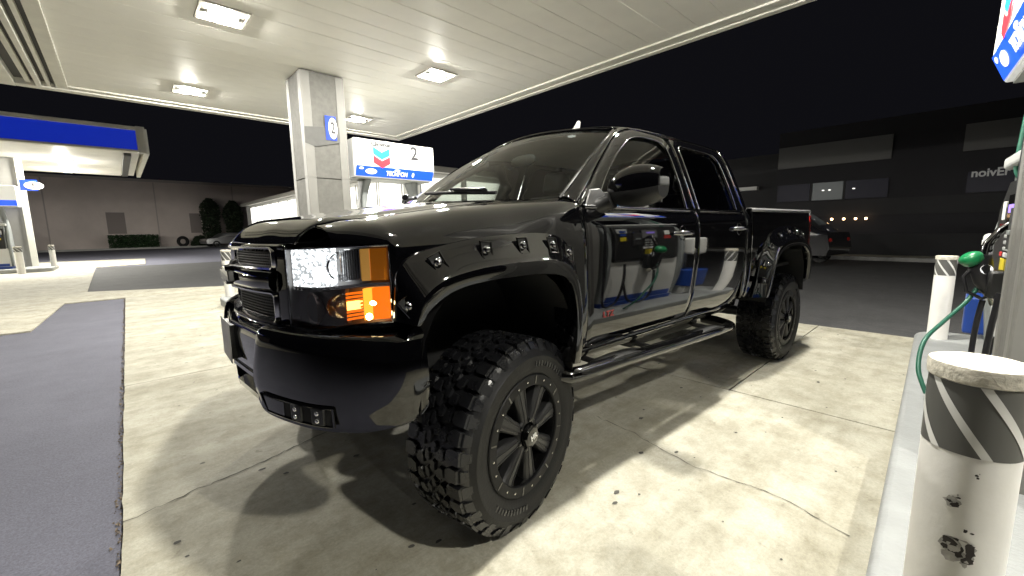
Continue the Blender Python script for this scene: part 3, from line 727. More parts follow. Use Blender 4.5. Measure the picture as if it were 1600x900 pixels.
def glass_side(I, gl, name, parents, off=.016):
    for s in (0, 1):
        P = dens(I); mb = MB(); xs = [p.x for p in P]
        cx = sum(xs)/len(xs); cz = sum(p.y for p in P)/len(P)
        rows = []
        for p in P + [P[0]]:
            rows.append([(lerp(cx, p.x, t), sy(lerp(cz, p.y, t))+off, lerp(cz, p.y, t)) for t in (0, .25, .5, .75, 1.01)])
        mb.rows(rows)
        if s: mb.v = [MIR(p) for p in mb.v]
        mb.build(name, gl, parents[s], smooth=80)
        # bright trim around the opening
        path = [(p.x, sy(p.y)-.003, p.y) for p in P]
        mb = MB(); mb.tube(path, .0048, 8)
        a, b = P[0], P[-1]
        mb.tube([(lerp(b.x-.16 if I is I1 else b.x-.01, a.x+.02, k/8), sy(1.466)-.006, 1.466) for k in range(9)], .011, 8)
        if s: mb.v = [MIR(p) for p in mb.v]
        mb.build('window_trim', DCHROME, parents[s], smooth=60)
glass_side(I1, DGLASS, 'window', front_doors); glass_side(I2, TGLASS, 'window', rear_doors)
def handle(xc, zc, par):
    for s in (0, 1):
        mb = MB(); y = sy(zc)
        mb.tube([(xc-.10, y+.004, zc), (xc-.085, y-.028, zc), (xc-.03, y-.040, zc+.002), (xc+.04, y-.040, zc+.002), (xc+.085, y-.028, zc), (xc+.10, y+.004, zc)], [.014, .017, .018, .018, .017, .014], 10)
        m2 = MB(); m2.lathe([(.052, -.0015), (.046, -.004), (.035, .004), (0, .006)], 24, 'y', (xc, y-.002, zc))
        if s:
            for m_ in (mb, m2): m_.v = [MIR(p) for p in m_.v]
        mb.build('handle', DCHROME, par[s]); m2.build('handle_cup', GLOSSK, par[s])
handle(1.52, 1.315, front_doors); handle(2.45, 1.335, rear_doors)
text('badge', 'LTZ', .046, REDB, front_doors[0], (.735, sy(.885)-.005, .885), (R(90), 0, 0), ext=.001, sx=1.25, bold=.001)
# rocker, cab corners
both('rocker', lambda mb: mb.rows([[(x, sy(z)+dy, z) for z, dy in [(.72, .004), (.68, .0), (.645, .02), (.63, .08)]] for x in [.50+1.95*k/12 for k in range(13)]]), PAINT, solid=.006)
def corner(mb):
    rows = []
    for x in (2.607, 2.64, 2.68, 2.70, 2.712):
        zb = 1.03 if x < 2.62 else .74
        rows.append([(x, sy(lerp(zb, 1.995, k/20))+(.03 if x > 2.705 else 0), lerp(zb, 1.995, k/20)) for k in range(21)])
    mb.rows(rows)
    mb.rows([[(x, sy(z)+.004, z) for z in (itp(x, ZB2)-.006, .68)] for x in [2.2+.5*k/12 for k in range(13)]][:11])
both('cab_corner', corner, PAINT, solid=.008)
# windshield, A pillars, roof
WL = [(.455, .115, 1.505), (.56, .135, 1.585), (.70, .165, 1.69), (.85, .20, 1.79), (1.0, .245, 1.883), (1.10, .28, 1.937), (1.165, .305, 1.968)]
def wl(t):
    k = t*(len(WL)-1); i = min(int(k), len(WL)-2); return Vector(WL[i]).lerp(Vector(WL[i+1]), k-i)
def wind(u, v, inset=0):
    p = wl(v); y = lerp(p.y, 2-p.y, u); q = 1-((y-1)/(1-p.y))**2
    return (p.x-lerp(.30, .115, v)*q+inset, y, p.z+lerp(.02, .058, v)*q)
MB().grid(wind, 36, 14).build('windshield', WGLASS, truck, smooth=80)
def apillar(mb):
    O = dens(O1)[::-1]; O = [p for p in O if p.x <= 1.31]
    rows = []
    for k in range(25):
        t = k/24; w = wl(t); o = O[0]
        kk = t*(len(O)-1); i = min(int(kk), len(O)-2); o = O[i].lerp(O[i+1], kk-i)
        a = Vector((w.x+.014, w.y+.02, w.z-.012)); b = Vector((w.x, w.y-.004, w.z+.006)); c = Vector((o.x-.004, sy(o.y)-.0, o.y+.004))
        m = (b+c)/2+Vector((-.008, -.012, .006))
        rows.append([a, b, (b+m)/2+Vector((-.003, -.004, .003)), m, (m+c)/2+Vector((0, -.003, .002)), c])
    mb.rows(rows)
both('a_pillar', apillar, PAINT, solid=.006, smooth=60)
both('windshield_trim', lambda mb: mb.tube([wl(k/16)+Vector((-.006, -.002, .006)) for k in range(17)], .008, 8), DCHROME)
ZE = [(1.0, 1.955), (1.165, 1.972), (1.3, 1.986), (1.5, 1.999), (2.0, 2.001), (2.5, 1.997), (2.66, 1.985), (2.72, 1.965)]
def roof(u, v):
    y = lerp(.285, 1.715, u); q = max(0, 1-((y-1)/.715)**2)
    xa = 1.165-.115*q if q > 0 else 1.165
    x = lerp(xa+.01, 2.70, v)
    z = itp(x, ZE)+.006+.072*(q**.62)*itp(x, [(1.0, .80), (1.3, .95), (1.7, 1.0), (2.4, .96), (2.70, .80)])
    yy = y
    if x < 1.30: yy = 1+(y-1)*lerp(.972, 1, max(0, (x-1.05)/.25))
    return (x, yy, z)
MB().grid(roof, 48, 26).build('roof', PAINT, truck, solid=.010, smooth=60)
MB().grid(lambda u, v: tuple(Vector(roof(u*.97+.015, v*.98))+Vector((.01, 0, -.032))), 20, 12).build('headliner', HEADL, truck, smooth=60)
# header strip above the windshield
MB().rows([[Vector(wind(k/36, 1))+Vector((0, 0, .0)), Vector(wind(k/36, 1))+Vector((.012, 0, .016)), Vector(roof(k/36, 0))+Vector((.004, 0, .004))] for k in range(37)]).build('roof_header', PAINT, truck, solid=.006)
mb = MB(); mb.rows([[(1.30+a, 1-w, z), (1.30+a*.96, 1-w*.5, z+.003), (1.30+a*.96, 1+w*.5, z+.003), (1.30+a, 1+w, z)] for a, w, z in [(0, .002, 2.062), (.02, .016, 2.072), (.09, .02, 2.085)]])
MB().ell((1.36, .78, 2.082), (.055, .028, .014), 16, 8).build('antenna_base', FINM, truck)
mb = MB(); prof = [(1.325, 2.084), (1.39, 2.084), (1.405, 2.150), (1.380, 2.155)]
mb.prism(prof, lambda p: (p[0], .772, p[1]), lambda p: (p[0], .788, p[1])); mb.build('antenna_fin', FINM, truck, bevel=.004)
MB().box(1.13, 1.165, .62, .66, 1.985, 1.996).build('windshield_sticker', WTEXT, truck, smooth=0)
# cab back wall with glass
mb = MB()
for a in [(.25, .42, 1.47, 1.97), (1.58, 1.75, 1.47, 1.97), (.42, 1.58, 1.90, 1.985), (.06, 1.94, .74, 1.50)]: mb.box(2.69, 2.712, a[0], a[1], a[2], a[3])
mb.build('cab_back', PAINT, truck, smooth=0, bevel=.004)
MB().box(2.696, 2.704, .42, 1.58, 1.50, 1.90).build('rear_window', TGLASS, truck, smooth=0)
MB().box(2.715, 2.75, .8, 1.2, 1.93, 1.97).build('brake_light', RED, truck, bevel=.006)
# cowl and wipers
def cowl(u, v):
    y = lerp(.14, 1.86, u); q = 1-((y-1)/.885)**2
    return (lerp(.43-.30*(1-((y-1)/.76)**2) if abs(y-1) < .76 else .44, .47-.30*q, v), y, lerp(1.487, 1.503, v)+.022*q)
MB().grid(cowl, 30, 4).build('cowl', PLASTK, truck, smooth=60)
for y0, y1 in [(.42, 1.02), (1.08, 1.66)]:
    w = empty('wiper', (0, 0, 0), 0, truck)
    q = lambda y, h: Vector(wind((y-.115)/1.77, h))+Vector((-.02, 0, .022))
    MB().tube([q(y0, .03), q(lerp(y0, y1, .5), .05), q(y1, .08)], .010, 8).build('blade', HOSEK, w)
    p = q(y0+.03, -.0); MB().tube([p+Vector((-.06, -.05, .015)), p+Vector((-.01, .02, .03)), q(lerp(y0, y1, .5), .05)+Vector((-.01, 0, .018))], [.018, .014, .009], 8).build('arm', HOSEK, w)
# mirrors
for s in (0, 1):
    mr = empty('mirror', (0, 0, 0), 0, truck)
    def b(mb, nm, m, **k):
        if s: mb.v = [MIR(p) for p in mb.v]; mb.f = [f[::-1] for f in mb.f]
        return mb.build(nm, m, mr, **k)
    def cap(u, v):
        a = 2*math.pi*u; t = v
        y = lerp(-.295, .0, t); w = math.sin(math.pi*min(1, max(0, lerp(.12, .93, t))))**.42
        sg = lambda q, e: math.copysign(abs(q)**e, q)
        h = .104*w
        return (.735+.075*w*sg(math.cos(a), .8)+(.02 if t < .2 else 0)*0, y, 1.555+.012*(1-t)+h*sg(math.sin(a), .7))
    def half(lo):
        mb = MB()
        def f(u, v):
            a = (u if not lo else 1-u*1.0)
            ang = lerp(0-.12, math.pi+.12, u) if not lo else lerp(math.pi+.12, 2*math.pi-.12, u)
            p = cap(ang/(2*math.pi) % 1.0, v)
            return p
        mb.grid(f, 22, 18)
        for v in (0, 1):
            ring = [f(k/22, v) for k in range(23)]; mb.add(ring, [tuple(range(23))])
        return mb
    b(half(False), 'cap', PAINT, smooth=50); b(half(True), 'housing', PLASTK, smooth=50)
    mb = MB(); mb.tube([(.70, -.03, 1.50), (.69, .02, 1.48), (.67, .06, 1.465)], [.045, .04, .05], 12); b(mb, 'arm', PLASTK)
    mb = MB(); pts = [(.56, 1.475), (.76, 1.45), (.80, 1.47), (.72, 1.57), (.63, 1.56)]
    mb.prism(pts, lambda p: (p[0], sy(p[1])-.012, p[1]), lambda p: (p[0], sy(p[1])+.02, p[1])); b(mb, 'sail', PLASTK, bevel=.006)
    mb = MB(); mb.box(.80, .806, -.25, -.03, 1.48, 1.63); b(mb, 'mirror_glass', CHROME, smooth=0)
# interior
MB().box(.30, 2.66, .14, 1.86, .70, .76).build('cab_floor', LINER, truck, smooth=0)
both('door_lining', lambda mb: mb.rows([[(x, sy(z)+.05, z) for z in (.72, 1.0, 1.25, 1.455)] for x in [.5+2.16*k/10 for k in range(11)]]), DASH)
def dash(u, v):
    y = lerp(.13, 1.87, u); q = 1-((y-1)/.87)**2
    x, z = [(.42, 1.46), (.62, 1.50), (.80, 1.48), (.88, 1.40), (.86, 1.20), (.80, 1.0)][int(round(v*5))]
    return (x-(.26 if v < .05 else .1 if v < .3 else .0)*q, y, z+.01*q)
MB().grid(dash, 20, 5).build('dashboard', DASH, truck, smooth=50)
sw = MB(); sw.lathe([(.185+.014*math.cos(2*math.pi*k/8), .014*math.sin(2*math.pi*k/8)) for k in range(9)], 32, 'x'); sw.box(-.02, .01, -.17, .17, -.03, .03); sw.box(-.02, .01, -.03, .03, -.17, 0)
o = sw.build('steering_wheel', SEAT, truck); o.location = (.98, .56, 1.37); o.rotation_euler = (0, R(-25), 0)
def seat(x, y, w):
    st = empty('seat', (0, 0, 0), 0, truck)
    MB().box(x-.05, x+.48, y-w, y+w, .85, 1.08).build('cushion', SEAT, st, bevel=.05, bseg=3)
    MB().box(-.07, .07, -w, w, 0, .62, Matrix.Translation((x+.47, y, 1.05)) @ Matrix.Rotation(R(14), 4, 'Y')).build('backrest', SEAT, st, bevel=.05, bseg=3)
    for k in ([0] if w < .4 else [-.45, .45]):
        MB().box(-.05, .05, -.13, .13, 0, .2, Matrix.Translation((x+.64, y+k, 1.68)) @ Matrix.Rotation(R(14), 4, 'Y')).build('headrest', SEAT, st, bevel=.04, bseg=3)
seat(1.15, .58, .27); seat(1.15, 1.42, .27); seat(2.0, 1.0, .75)
MB().ell((1.02, 1.0, 1.86), (.02, .13, .038), 16, 8, .7).build('rear_view_mirror', DASH, truck)
both('pillar_lining', lambda mb: mb.rows([[wl(k/12)+Vector((.045, .035, -.02)), wl(k/12)+Vector((.075, .0, -.05))] for k in range(13)]), HEADL, solid=.01)
# bed
def bedside(mb):
    rows = []
    xs = [2.724+(4.45-2.724)*k/60 for k in range(61)]
    for x in xs:
        z = arch_z(x, MIDR); zb = .74 if z is None else max(.74, min(z, 1.25))
        tp = 1.492+.006*(x-2.7)
        rows.append([(x, sy(min(zz, 1.40))*1.0+(.012*ss(1.42, 1.49, zz))+.02*ss(4.38, 4.45, x), zz) for k in range(15) for zz in [lerp(zb, tp, k/14)]])
    mb.rows(rows)
bs = both('bed_side', bedside, PAINT, solid=.010, bevel=.002, smooth=45)
RAILC = mat('bed_rail_cap', (.16, .16, .16), .35)
for s in (0, 1):
    mb = MB(); mb.rows([[(x, y, 1.492+.006*(x-2.7)+dz) for y, dz in [(.012, -.018), (.010, .0), (.018, .012), (.085, .014), (.095, .0), (.095, -.2)]] for x in [2.73, 3.2, 3.7, 4.1, 4.44]])
    if s: mb.v = [MIR(p) for p in mb.v]
    mb.build('rail_cap', RAILC, bs[s], solid=.004, smooth=30)
MB().box(2.72, 4.44, .10, 1.90, .93, .96).build('bed_floor', LINER, truck, smooth=0)
MB().box(2.722, 2.74, .05, 1.95, .95, 1.47).build('bed_front', PAINT, truck, smooth=0)
MB().box(4.43, 4.47, .16, 1.84, .90, 1.50).build('tailgate', PAINT, truck, bevel=.012)
both('tail_lamp', lambda mb: mb.box(4.385, 4.475, .005, .15, 1.12, 1.46), RED, bevel=.02)
MB().box(4.44, 4.60, .03, 1.97, .70, .88).build('rear_bumper', GLOSSK, truck, bevel=.03, bseg=3)
lb = MB(); lb.box(3.98, 4.02, .55, 1.45, 1.770, 1.80); lb.box(3.99, 4.01, .6, .63, 1.49, 1.77); lb.box(3.99, 4.01, 1.37, 1.40, 1.49, 1.77)
# front end : grille
ARC = [i/40 for i in range(41)]
def front_strip(y0, y1, z0, z1, off0=0, off1=0, n=30, dz=lambda y: 0):
    return [[(xf(y)+off0, y, z0+dz(y)), (xf(y)+off1, y, z1+dz(y))] for k in range(n+1) for y in [lerp(y0, y1, k/n)]]
gr = empty('grille', (0, 0, 0), 0, truck)
def ring(y0, y1, z0, z1, w, dep, name, m, off=0, r=.03):
    """rounded rectangular frame following the nose curve"""
    out, inn = [], []
    def loop(g):
        pts = []; rr = max(.006, r-g)
        for cy, cz, a in [(y1-g-rr, z1-g-rr, 0), (y0+g+rr, z1-g-rr, 90), (y0+g+rr, z0+g+rr, 180), (y1-g-rr, z0+g+rr, 270)]:
            for k in range(6): t = R(a+90*k/5); pts.append((cy+rr*math.cos(t), cz+rr*math.sin(t)))
        res = []
        for i in range(len(pts)):
            a, b = pts[i], pts[(i+1) % len(pts)]; d = abs(b[0]-a[0]); nn = 14 if d > .3 else 1
            for q in range(nn): res.append((lerp(a[0], b[0], q/nn), lerp(a[1], b[1], q/nn)))
        return res
    L0, L1 = loop(0), loop(w)
    lean = lambda z: .05*(1.3-z)*.0
    rows = []
    for a, b in zip(L0, L1):
        m0 = (lerp(a[0], b[0], .3), lerp(a[1], b[1], .3)); m1 = (lerp(a[0], b[0], .75), lerp(a[1], b[1], .75))
        rows.append([(xf(a[0])+off+.012, a[0], a[1]), (xf(m0[0])+off-.006, m0[0], m0[1]), (xf(m1[0])+off-.004, m1[0], m1[1]), (xf(b[0])+off+.008, b[0], b[1]), (xf(b[0])+off+dep, b[0], b[1])])
    mb = MB(); mb.rows(rows, close=True); return mb.build(name, m, gr, smooth=40)
GY0, GY1 = .525, 1.475
ring(GY0, GY1, 1.205, 1.305, .016, .06, 'upper_frame', GRCH, -.012)
ring(GY0+.01, GY1-.01, .985, 1.120, .016, .06, 'lower_frame', GRCH, -.012)
mb = MB(); mb.rows([[(xf(y)+o_-.012, y, z) for z, o_ in [(1.212, .02), (1.205, -.006), (1.19, -.022), (1.145, -.024), (1.125, -.010), (1.115, .02)]] for k in range(31) for y in [lerp(GY0+.005, GY1-.005, k/30)]]); mb.build('centre_bar', PAINT, gr, smooth=60)
mb = MB(); bow = [(-.13, .0), (-.115, .025), (-.055, .025), (-.055, .042), (.055, .042), (.055, .025), (.13, .025), (.115, -.025), (.055, -.025), (.055, -.042), (-.055, -.042), (-.055, -.025), (-.13, -.025)]
mb.prism(bow[1:], lambda p: (-.895, 1+p[0], 1.168+p[1]), lambda p: (-.86, 1+p[0], 1.168+p[1])); mb.build('emblem', GLOSSK, gr, bevel=.004)
def mesh_insert(z0, z1, nz, nm):
    mb = MB(); ny = 52
    for k in range(ny):
        y = lerp(GY0+.02, GY1-.02, (k+.5)/ny)
        for j in range(nz):
            zc = lerp(z0, z1, (j+.5)/nz); yo = (.5 if j % 2 else 0)*(GY1-GY0-.04)/ny; h = (z1-z0)/nz*.42
            x = xf(y)+.02
            mb.box(x, x+.012, y+yo-.0012, y+yo+.0012, zc-h, zc+h)
    for j in range(nz+1):
        z = lerp(z0, z1, j/nz)
        rows = [[(xf(y)+.018, y, z-.0016), (xf(y)+.018, y, z+.0016)] for k in range(41) for y in [lerp(GY0+.015, GY1-.015, k/40)]]
        mb.rows(rows)
    mb.build(nm, PLASTK, gr, smooth=0, merge=False, kind='stuff')
    MB().rows([[(xf(y)+.05, y, z0-.02), (xf(y)+.05, y, z1+.02)] for k in range(31) for y in [lerp(GY0-.01, GY1+.01, k/30)]]).build('backing', LINER, gr)
mesh_insert(1.222, 1.289, 6, 'upper_mesh'); mesh_insert(1.002, 1.104, 8, 'lower_mesh')
# body surround of the grille between the headlamps
mb = MB()
mb.rows([[(xf(y)-.004+.01*0, y, 1.312), (xf(y)-.010, y, 1.300), (xf(y)+.0, y, 1.285)] for k in range(31) for y in [lerp(.46, 1.54, k/30)]])
for (a, b_) in [(.452, .535), (1.465, 1.548)]:
    mb.rows([[(xf(y)-.004, y, lerp(1.31, .965, j/6)) for j in range(7)] for k in range(7) for y in [lerp(a, b_, k/6)]])
mb.rows([[(xf(y)-.004, y, .992), (xf(y)-.012, y, .975), (xf(y)+.0, y, .95)] for k in range(31) for y in [lerp(.46, 1.54, k/30)]])
mb.build('surround', PAINT, gr, smooth=50, solid=.004)
# headlamps
DRL = bpy.data.materials.new('running_lamp_lit'); DRL.use_nodes = True
nt = DRL.node_tree; nt.nodes.remove(nt.nodes['Principled BSDF'])
e = nt.nodes.new('ShaderNodeEmission'); vo = nt.nodes.new('ShaderNodeTexVoronoi'); vo.inputs['Scale'].default_value = 75; tc = nt.nodes.new('ShaderNodeTexCoord')
mr_ = nt.nodes.new('ShaderNodeMapRange'); mr_.inputs['From Max'].default_value = .7; mr_.inputs['To Min'].default_value = 4.5; mr_.inputs['To Max'].default_value = .5
nt.links.new(tc.outputs['Object'], vo.inputs['Vector']); nt.links.new(vo.outputs['Distance'], mr_.inputs['Value']); nt.links.new(mr_.outputs['Result'], e.inputs['Strength'])
e.inputs['Color'].default_value = (.92, .97, 1, 1); nt.links.new(e.outputs[0], nt.nodes['Material Output'].inputs['Surface'])
DRLHOT = emis('running_lamp_bulb', (.95, .98, 1), 9)
HOUSE = mat('lamp_house_dark', (.30, .29, .28), .4)
def hl_top(y): return lerp(1.312, 1.296, (y-.03)/.42)
def hl_bot(y): return lerp(1.035, .985, ss(0, 1, (y-.03)/.30))
def headlamp(s):
    h = empty('headlamp', (0, 0, 0), 0, truck)
    def b(mb, nm, m, **k):
        if s: mb.v = [MIR(p) for p in mb.v]; mb.f = [f[::-1] for f in mb.f]
        return mb.build(nm, m, h, **k)
    def P(y, t, off): # t 0 bottom..1 top ; off = depth behind the lens
        x = xf(y); dx = (xf(y+.002)-xf(y-.002))/.004; n = Vector((1, -dx)).normalized()   # inward normal (rear, plus y)
        z = lerp(hl_bot(y), hl_top(y), t)
        return (x+off*n.x, y+off*abs(n.y), z)
    ys = lambda u: lerp(.03, .45, u)
    mb = MB(); mb.grid(lambda u, v: P(ys(u), lerp(.012, .988, v), -.004-.010*math.sin(math.pi*v)**.5), 24, 8); b(mb, 'lens', CLEAR, smooth=80)
    mb = MB(); mb.grid(lambda u, v: P(ys(u), v, .085), 24, 8)
    for v in (0, 1): mb.rows([[P(ys(k/24), v, -.002), P(ys(k/24), v, .085)] for k in range(25)])
    for u in (0, 1): mb.rows([[P(ys(u), k/8, -.002), P(ys(u), k/8, .085)] for k in range(9)])
    b(mb, 'housing', HOUSE, smooth=40)
    ol = [P(ys(k/20), .99, -.006) for k in range(21)]+[P(ys(1), lerp(.99, .01, k/6), -.006) for k in range(1, 7)]+[P(ys(1-k/20), .01, -.006) for k in range(1, 21)]+[P(ys(0), lerp(.01, .99, k/6), -.006) for k in range(1, 7)]
    mb = MB(); mb.tube(ol, .0035, 6); b(mb, 'lens_edge', DCHROME)
    def bar(y0, y1, t0, t1, d0, d1, nm, m, n=10, **k):
        mb = MB()
        rows = []
        for i in range(n+1):
            y = lerp(y0, y1, i/n); rows.append([P(y, t0, d1), P(y, t0, d0), P(y, t1, d0), P(y, t1, d1)])
        mb.rows(rows); mb.add(rows[0], [(0, 1, 2, 3)]); mb.add(rows[-1], [(3, 2, 1, 0)])
        return b(mb, nm, m, smooth=30, **k)
    bar(.035, .445, .988, 1.0, .0, .03, 'bezel', GLOSSK); bar(.035, .445, .0, .012, .0, .03, 'bezel', GLOSSK)
    bar(.032, .445, .475, .52, .010, .08, 'divider', REFL)
    bar(.175, .445, .035, .465, .030, .05, 'smoked_panel', mat('smoked_panel', (.16, .15, .145), .28, coat=.4), 12)
    # lit running lamp, inner upper
    mb = MB(); mb.grid(lambda u, v: P(lerp(.190, .445, u), lerp(.525, .985, v), .014+.05*math.sin(math.pi*v)*math.sin(math.pi*u)), 14, 8); b(mb, 'running_lamp', DRL, smooth=60)
    mb = MB(); c = P(.30, .68, .03); mb.ell(c, (.02, .05, .028), 12, 8); b(mb, 'bulb', DRLHOT)
    mb = MB(); c = Vector(P(.185, .75, .035)); mb.lathe([(.052, -.012), (.056, 0), (.044, .01), (.03, .02)], 24, 'y', tuple(c)); b(mb, 'projector_ring', REFL)
    # ribbed clear section upper
    for q in range(9):
        y = .105+.009*q; bar(y, y+.005, .57, .95, .022, .05, 'rib', REFL, 2)
    bar(.10, .19, .56, .96, .05, .08, 'reflector', REFL, 4)
    # amber marker upper outer with clear left third
    bar(.036, .072, .55, .955, .010, .04, 'amber_marker', AMBER, 6); bar(.074, .098, .55, .955, .012, .04, 'amber_marker', mat('amber_pale', (.75, .48, .22), .2, coat=1, emit=(1, .5, .1), es=.25), 4)
    # lower: dark bowl, reflector cone, glowing ribs, glowing amber
    mb = MB(); c = P(.33, .25, .018); mb.lathe([(.068, -.008), (.064, .0), (.045, .02), (.02, .045), (0, .048)], 28, 'x', c); b(mb, 'bowl', mat('smoked_bowl', (.22, .17, .15), .35))
    mb = MB(); c = P(.20, .27, .02); mb.lathe([(.046, -.008), (.044, 0), (.028, .025), (.012, .032)], 24, 'y', c); b(mb, 'reflector_cone', REFL)
    for q in range(8):
        t = .07+.046*q; bar(.105, .165, t, t+.026, .018, .03, 'lit_rib', AMBERON, 4)
    bar(.112, .158, .20, .31, .012, .035, 'lit_bulb', AMBERHOT, 4)
    bar(.036, .072, .045, .45, .010, .04, 'turn_lamp', AMBERON, 6)
    bar(.074, .098, .045, .45, .012, .04, 'turn_lamp', emis('amber_bright', (1, .34, .03), 1.7), 4)
    mb = MB(); c = P(.082, .09, .006); mb.ell(c, (.012, .012, .012), 10, 8); b(mb, 'bulb', emis('amber_core', (1, .75, .35), 40))
    mb = MB(); c = P(.070, .26, .006); mb.ell(c, (.010, .018, .008), 10, 8); b(mb, 'bulb', emis('amber_core', (1, .7, .3), 30))
headlamp(0); headlamp(1)
# bumper
BPX = [(-.02, -.42), (-.012, -.50), (.02, -.57), (.08, -.645), (.2, -.735), (.35, -.80), (.5, -.845), (.56, -.857), (.62, -.866), (1.0, -.905)]
def bpath(t):  # t 0 driver rear end .. 1 centre line
    k = t*(len(BPX)-1); i = min(int(k), len(BPX)-2); f = k-i
    p0, p1, p2, p3 = [Vector((BPX[max(0, min(len(BPX)-1, i+q))][1], BPX[max(0, min(len(BPX)-1, i+q))][0])) for q in (-1, 0, 1, 2)]
    p = .5*((2*p1)+(p2-p0)*f+(2*p0-5*p1+4*p2-p3)*f*f+(3*p1-p0-3*p2+p3)*f**3)
    d = (.5*((p2-p0)+2*(2*p0-5*p1+4*p2-p3)*f+3*(3*p1-p0-3*p2+p3)*f*f)).normalized()
    return p, Vector((-d.y, d.x)) if (-d.y) < 0 or d.x < 0 else Vector((d.y, -d.x))
def bp3(t, off, z):
    p, n = bpath(t)
    n = Vector((-abs(n.x), -abs(n.y)))
    return (p.x+n.x*off, p.y+n.y*off, z)
TC = 7.45/9   # where the corner section meets the centre
bmp = empty('front_bumper', (0, 0, 0), 0, truck)
def bumper_half(mb):
    rows = []
    for k in range(41):
        t = TC*k/40
        zt = lerp(1.0, .985, k/40); zb = itp(k/40, [(0, .70), (.06, .668), (.15, .650), (.5, .624), (.75, .622), (1, .662)])
        zt -= .06*ss(.93, 1, k/40)
        row = [bp3(t, -.10, zt-.005), bp3(t, -.03, zt), bp3(t, -.006, zt-.012), bp3(t, .004, zt-.035), bp3(t, .010, zt-.07)]
        for q in range(1, 7): row.append(bp3(t, .010+.017*math.sin(math.pi*min(1, q/6)*.72)-.012*(q/6)**4, lerp(zt-.07, zb+.04, q/6)))
        row += [bp3(t, .012, zb+.018), bp3(t, -.006, zb+.006), bp3(t, -.03, zb), bp3(t, -.07, zb-.002)]
        rows.append(row)
    mb.rows(rows)
    p0 = rows[-1]; mb.rows([p0, [(q[0]+.05, q[1]+.01, q[2]) for q in p0]])
    p0 = rows[0]; mb.rows([p0, [(q[0]+.01, q[1]+.06, q[2]) for q in p0]])
both('bumper_end', bumper_half, PAINT, bmp, smooth=45)
def centre(mb):
    rows = []
    for k in range(19):
        t = lerp(TC, 1, k/18)
        rows.append([bp3(t, -.12, .952), bp3(t, -.035, .952), bp3(t, -.010, .940), bp3(t, -.004, .915), bp3(t, -.006, .83), bp3(t, -.012, .775), bp3(t, -.03, .762), bp3(t, -.10, .758)])
    mb.rows(rows)
both('bumper_centre', centre, PAINT, bmp, smooth=45)
both('step_edge', lambda mb: mb.tube([bp3(lerp(TC, 1, k/12), -.020, .950) for k in range(13)], .005, 8), GLOSSK, bmp)
def lower(mb):
    rows = []
    for k in range(19):
        t = lerp(TC, 1, k/18)
        rows.append([bp3(t, -.03, .764), bp3(t, -.012, .756), bp3(t, -.012, .738), bp3(t, -.03, .728), bp3(t, -.12, .724)])
    mb.rows(rows)
    rows = []
    for k in range(19):
        t = lerp(TC, 1, k/18); zz = lerp(.655, .66, k/18)
        rows.append([bp3(t, -.07, zz+.012), bp3(t, -.022, zz), bp3(t, -.028, zz-.03), bp3(t, -.10, zz-.045)])
    mb.rows(rows)
both('air_dam', lower, PAINT, bmp, smooth=45)
both('intake_backing', lambda mb: mb.rows([[bp3(lerp(TC, 1, k/18), -.14, z) for z in (.60, .78)] for k in range(19)]), LINER, bmp)
both('tow_hook', lambda mb: mb.tube([(-.74, .72, .69), (-.80, .72, .70), (-.825, .735, .70), (-.80, .76, .70), (-.74, .76, .69)], .012, 8), mat('hook_steel', (.25, .24, .23), .4, metal=1), bmp)
# upper bumper filler under the lamps
both('bumper_filler', lambda mb: mb.rows([[(xf(y)+.0, y+.004, hl_bot(max(.03, y))+.004), (xf(y)-.006, y, hl_bot(max(.03, y))-.012), bp3(lerp(.08, .72, k/20), -.06, .988)] for k in range(21) for y in [lerp(.025, .50, k/20)]]), PAINT, bmp)
# fog openings with LED pods
for s in (0, 1):
    fg = empty('fog_lamp', (0, 0, 0), 0, bmp)
    def b(mb, nm, m, **k):
        if s: mb.v = [MIR(p) for p in mb.v]; mb.f = [f[::-1] for f in mb.f]
        return mb.build(nm, m, fg, **k)
    ta, tb = 3.55/9, 6.0/9
    def zb_(t): return itp(t/TC, [(0, .70), (.06, .668), (.15, .640), (.5, .60), (.75, .60), (1, .655)])
    zt_ = lambda t: lerp(.738, .735, (t-ta)/(tb-ta))
    Z0 = lambda t: .668
    mb = MB(); rows = [[bp3(lerp(ta, tb, k/12), .0265, lerp(Z0(0), zt_(lerp(ta, tb, k/12)), j/4)) for j in range(5)] for k in range(13)]; mb.rows(rows); b(mb, 'recess', LINER)
    mb = MB(); loop = [bp3(lerp(ta, tb, k/12), .0280, zt_(lerp(ta, tb, k/12))) for k in range(13)]+[bp3(lerp(tb-.35/9, ta, k/12), .0250, .668) for k in range(13)]
    mb.tube(loop+[loop[0]], .006, 6); b(mb, 'surround', GLOSSK)
    mb = MB(); rows = [[bp3(lerp(5.0/9, tb, k/6), .0285, .674), bp3(lerp(5.0/9, tb, k/6), .0285, zt_(lerp(ta, tb, .8))-.01)] for k in range(7)]; mb.rows(rows); b(mb, 'blank_panel', PAINT)
    for tt in (3.92/9, 4.55/9):
        p = Vector(bp3(tt, .032, .703)); _, n = bpath(tt); n = Vector((-abs(n.x), -abs(n.y))); ang = math.atan2(n.y, n.x)
        M = Matrix.Translation(p) @ Matrix.Rotation(ang, 4, 'Z')
        mb = MB(); mb.box(-.03, .002, -.029, .029, -.032, .032, M); b(mb, 'pod', PLASTK, bevel=.006)
        for dz in (-.014, .014):
            mb = MB(); mb.ell(tuple(M @ Vector((.004, 0, dz))), (.005, .009, .009), 12, 8, 1, M.to_3x3()); b(mb, 'led', mat('led_lens', (.6, .6, .6), .1, metal=1, emit=(1, 1, .95), es=.03))
MB().box(-.914, -.909, .89, 1.14, .765, .955).build('licence_plate', mat('plate_face', (.35, .34, .32), .4), truck, bevel=.002)
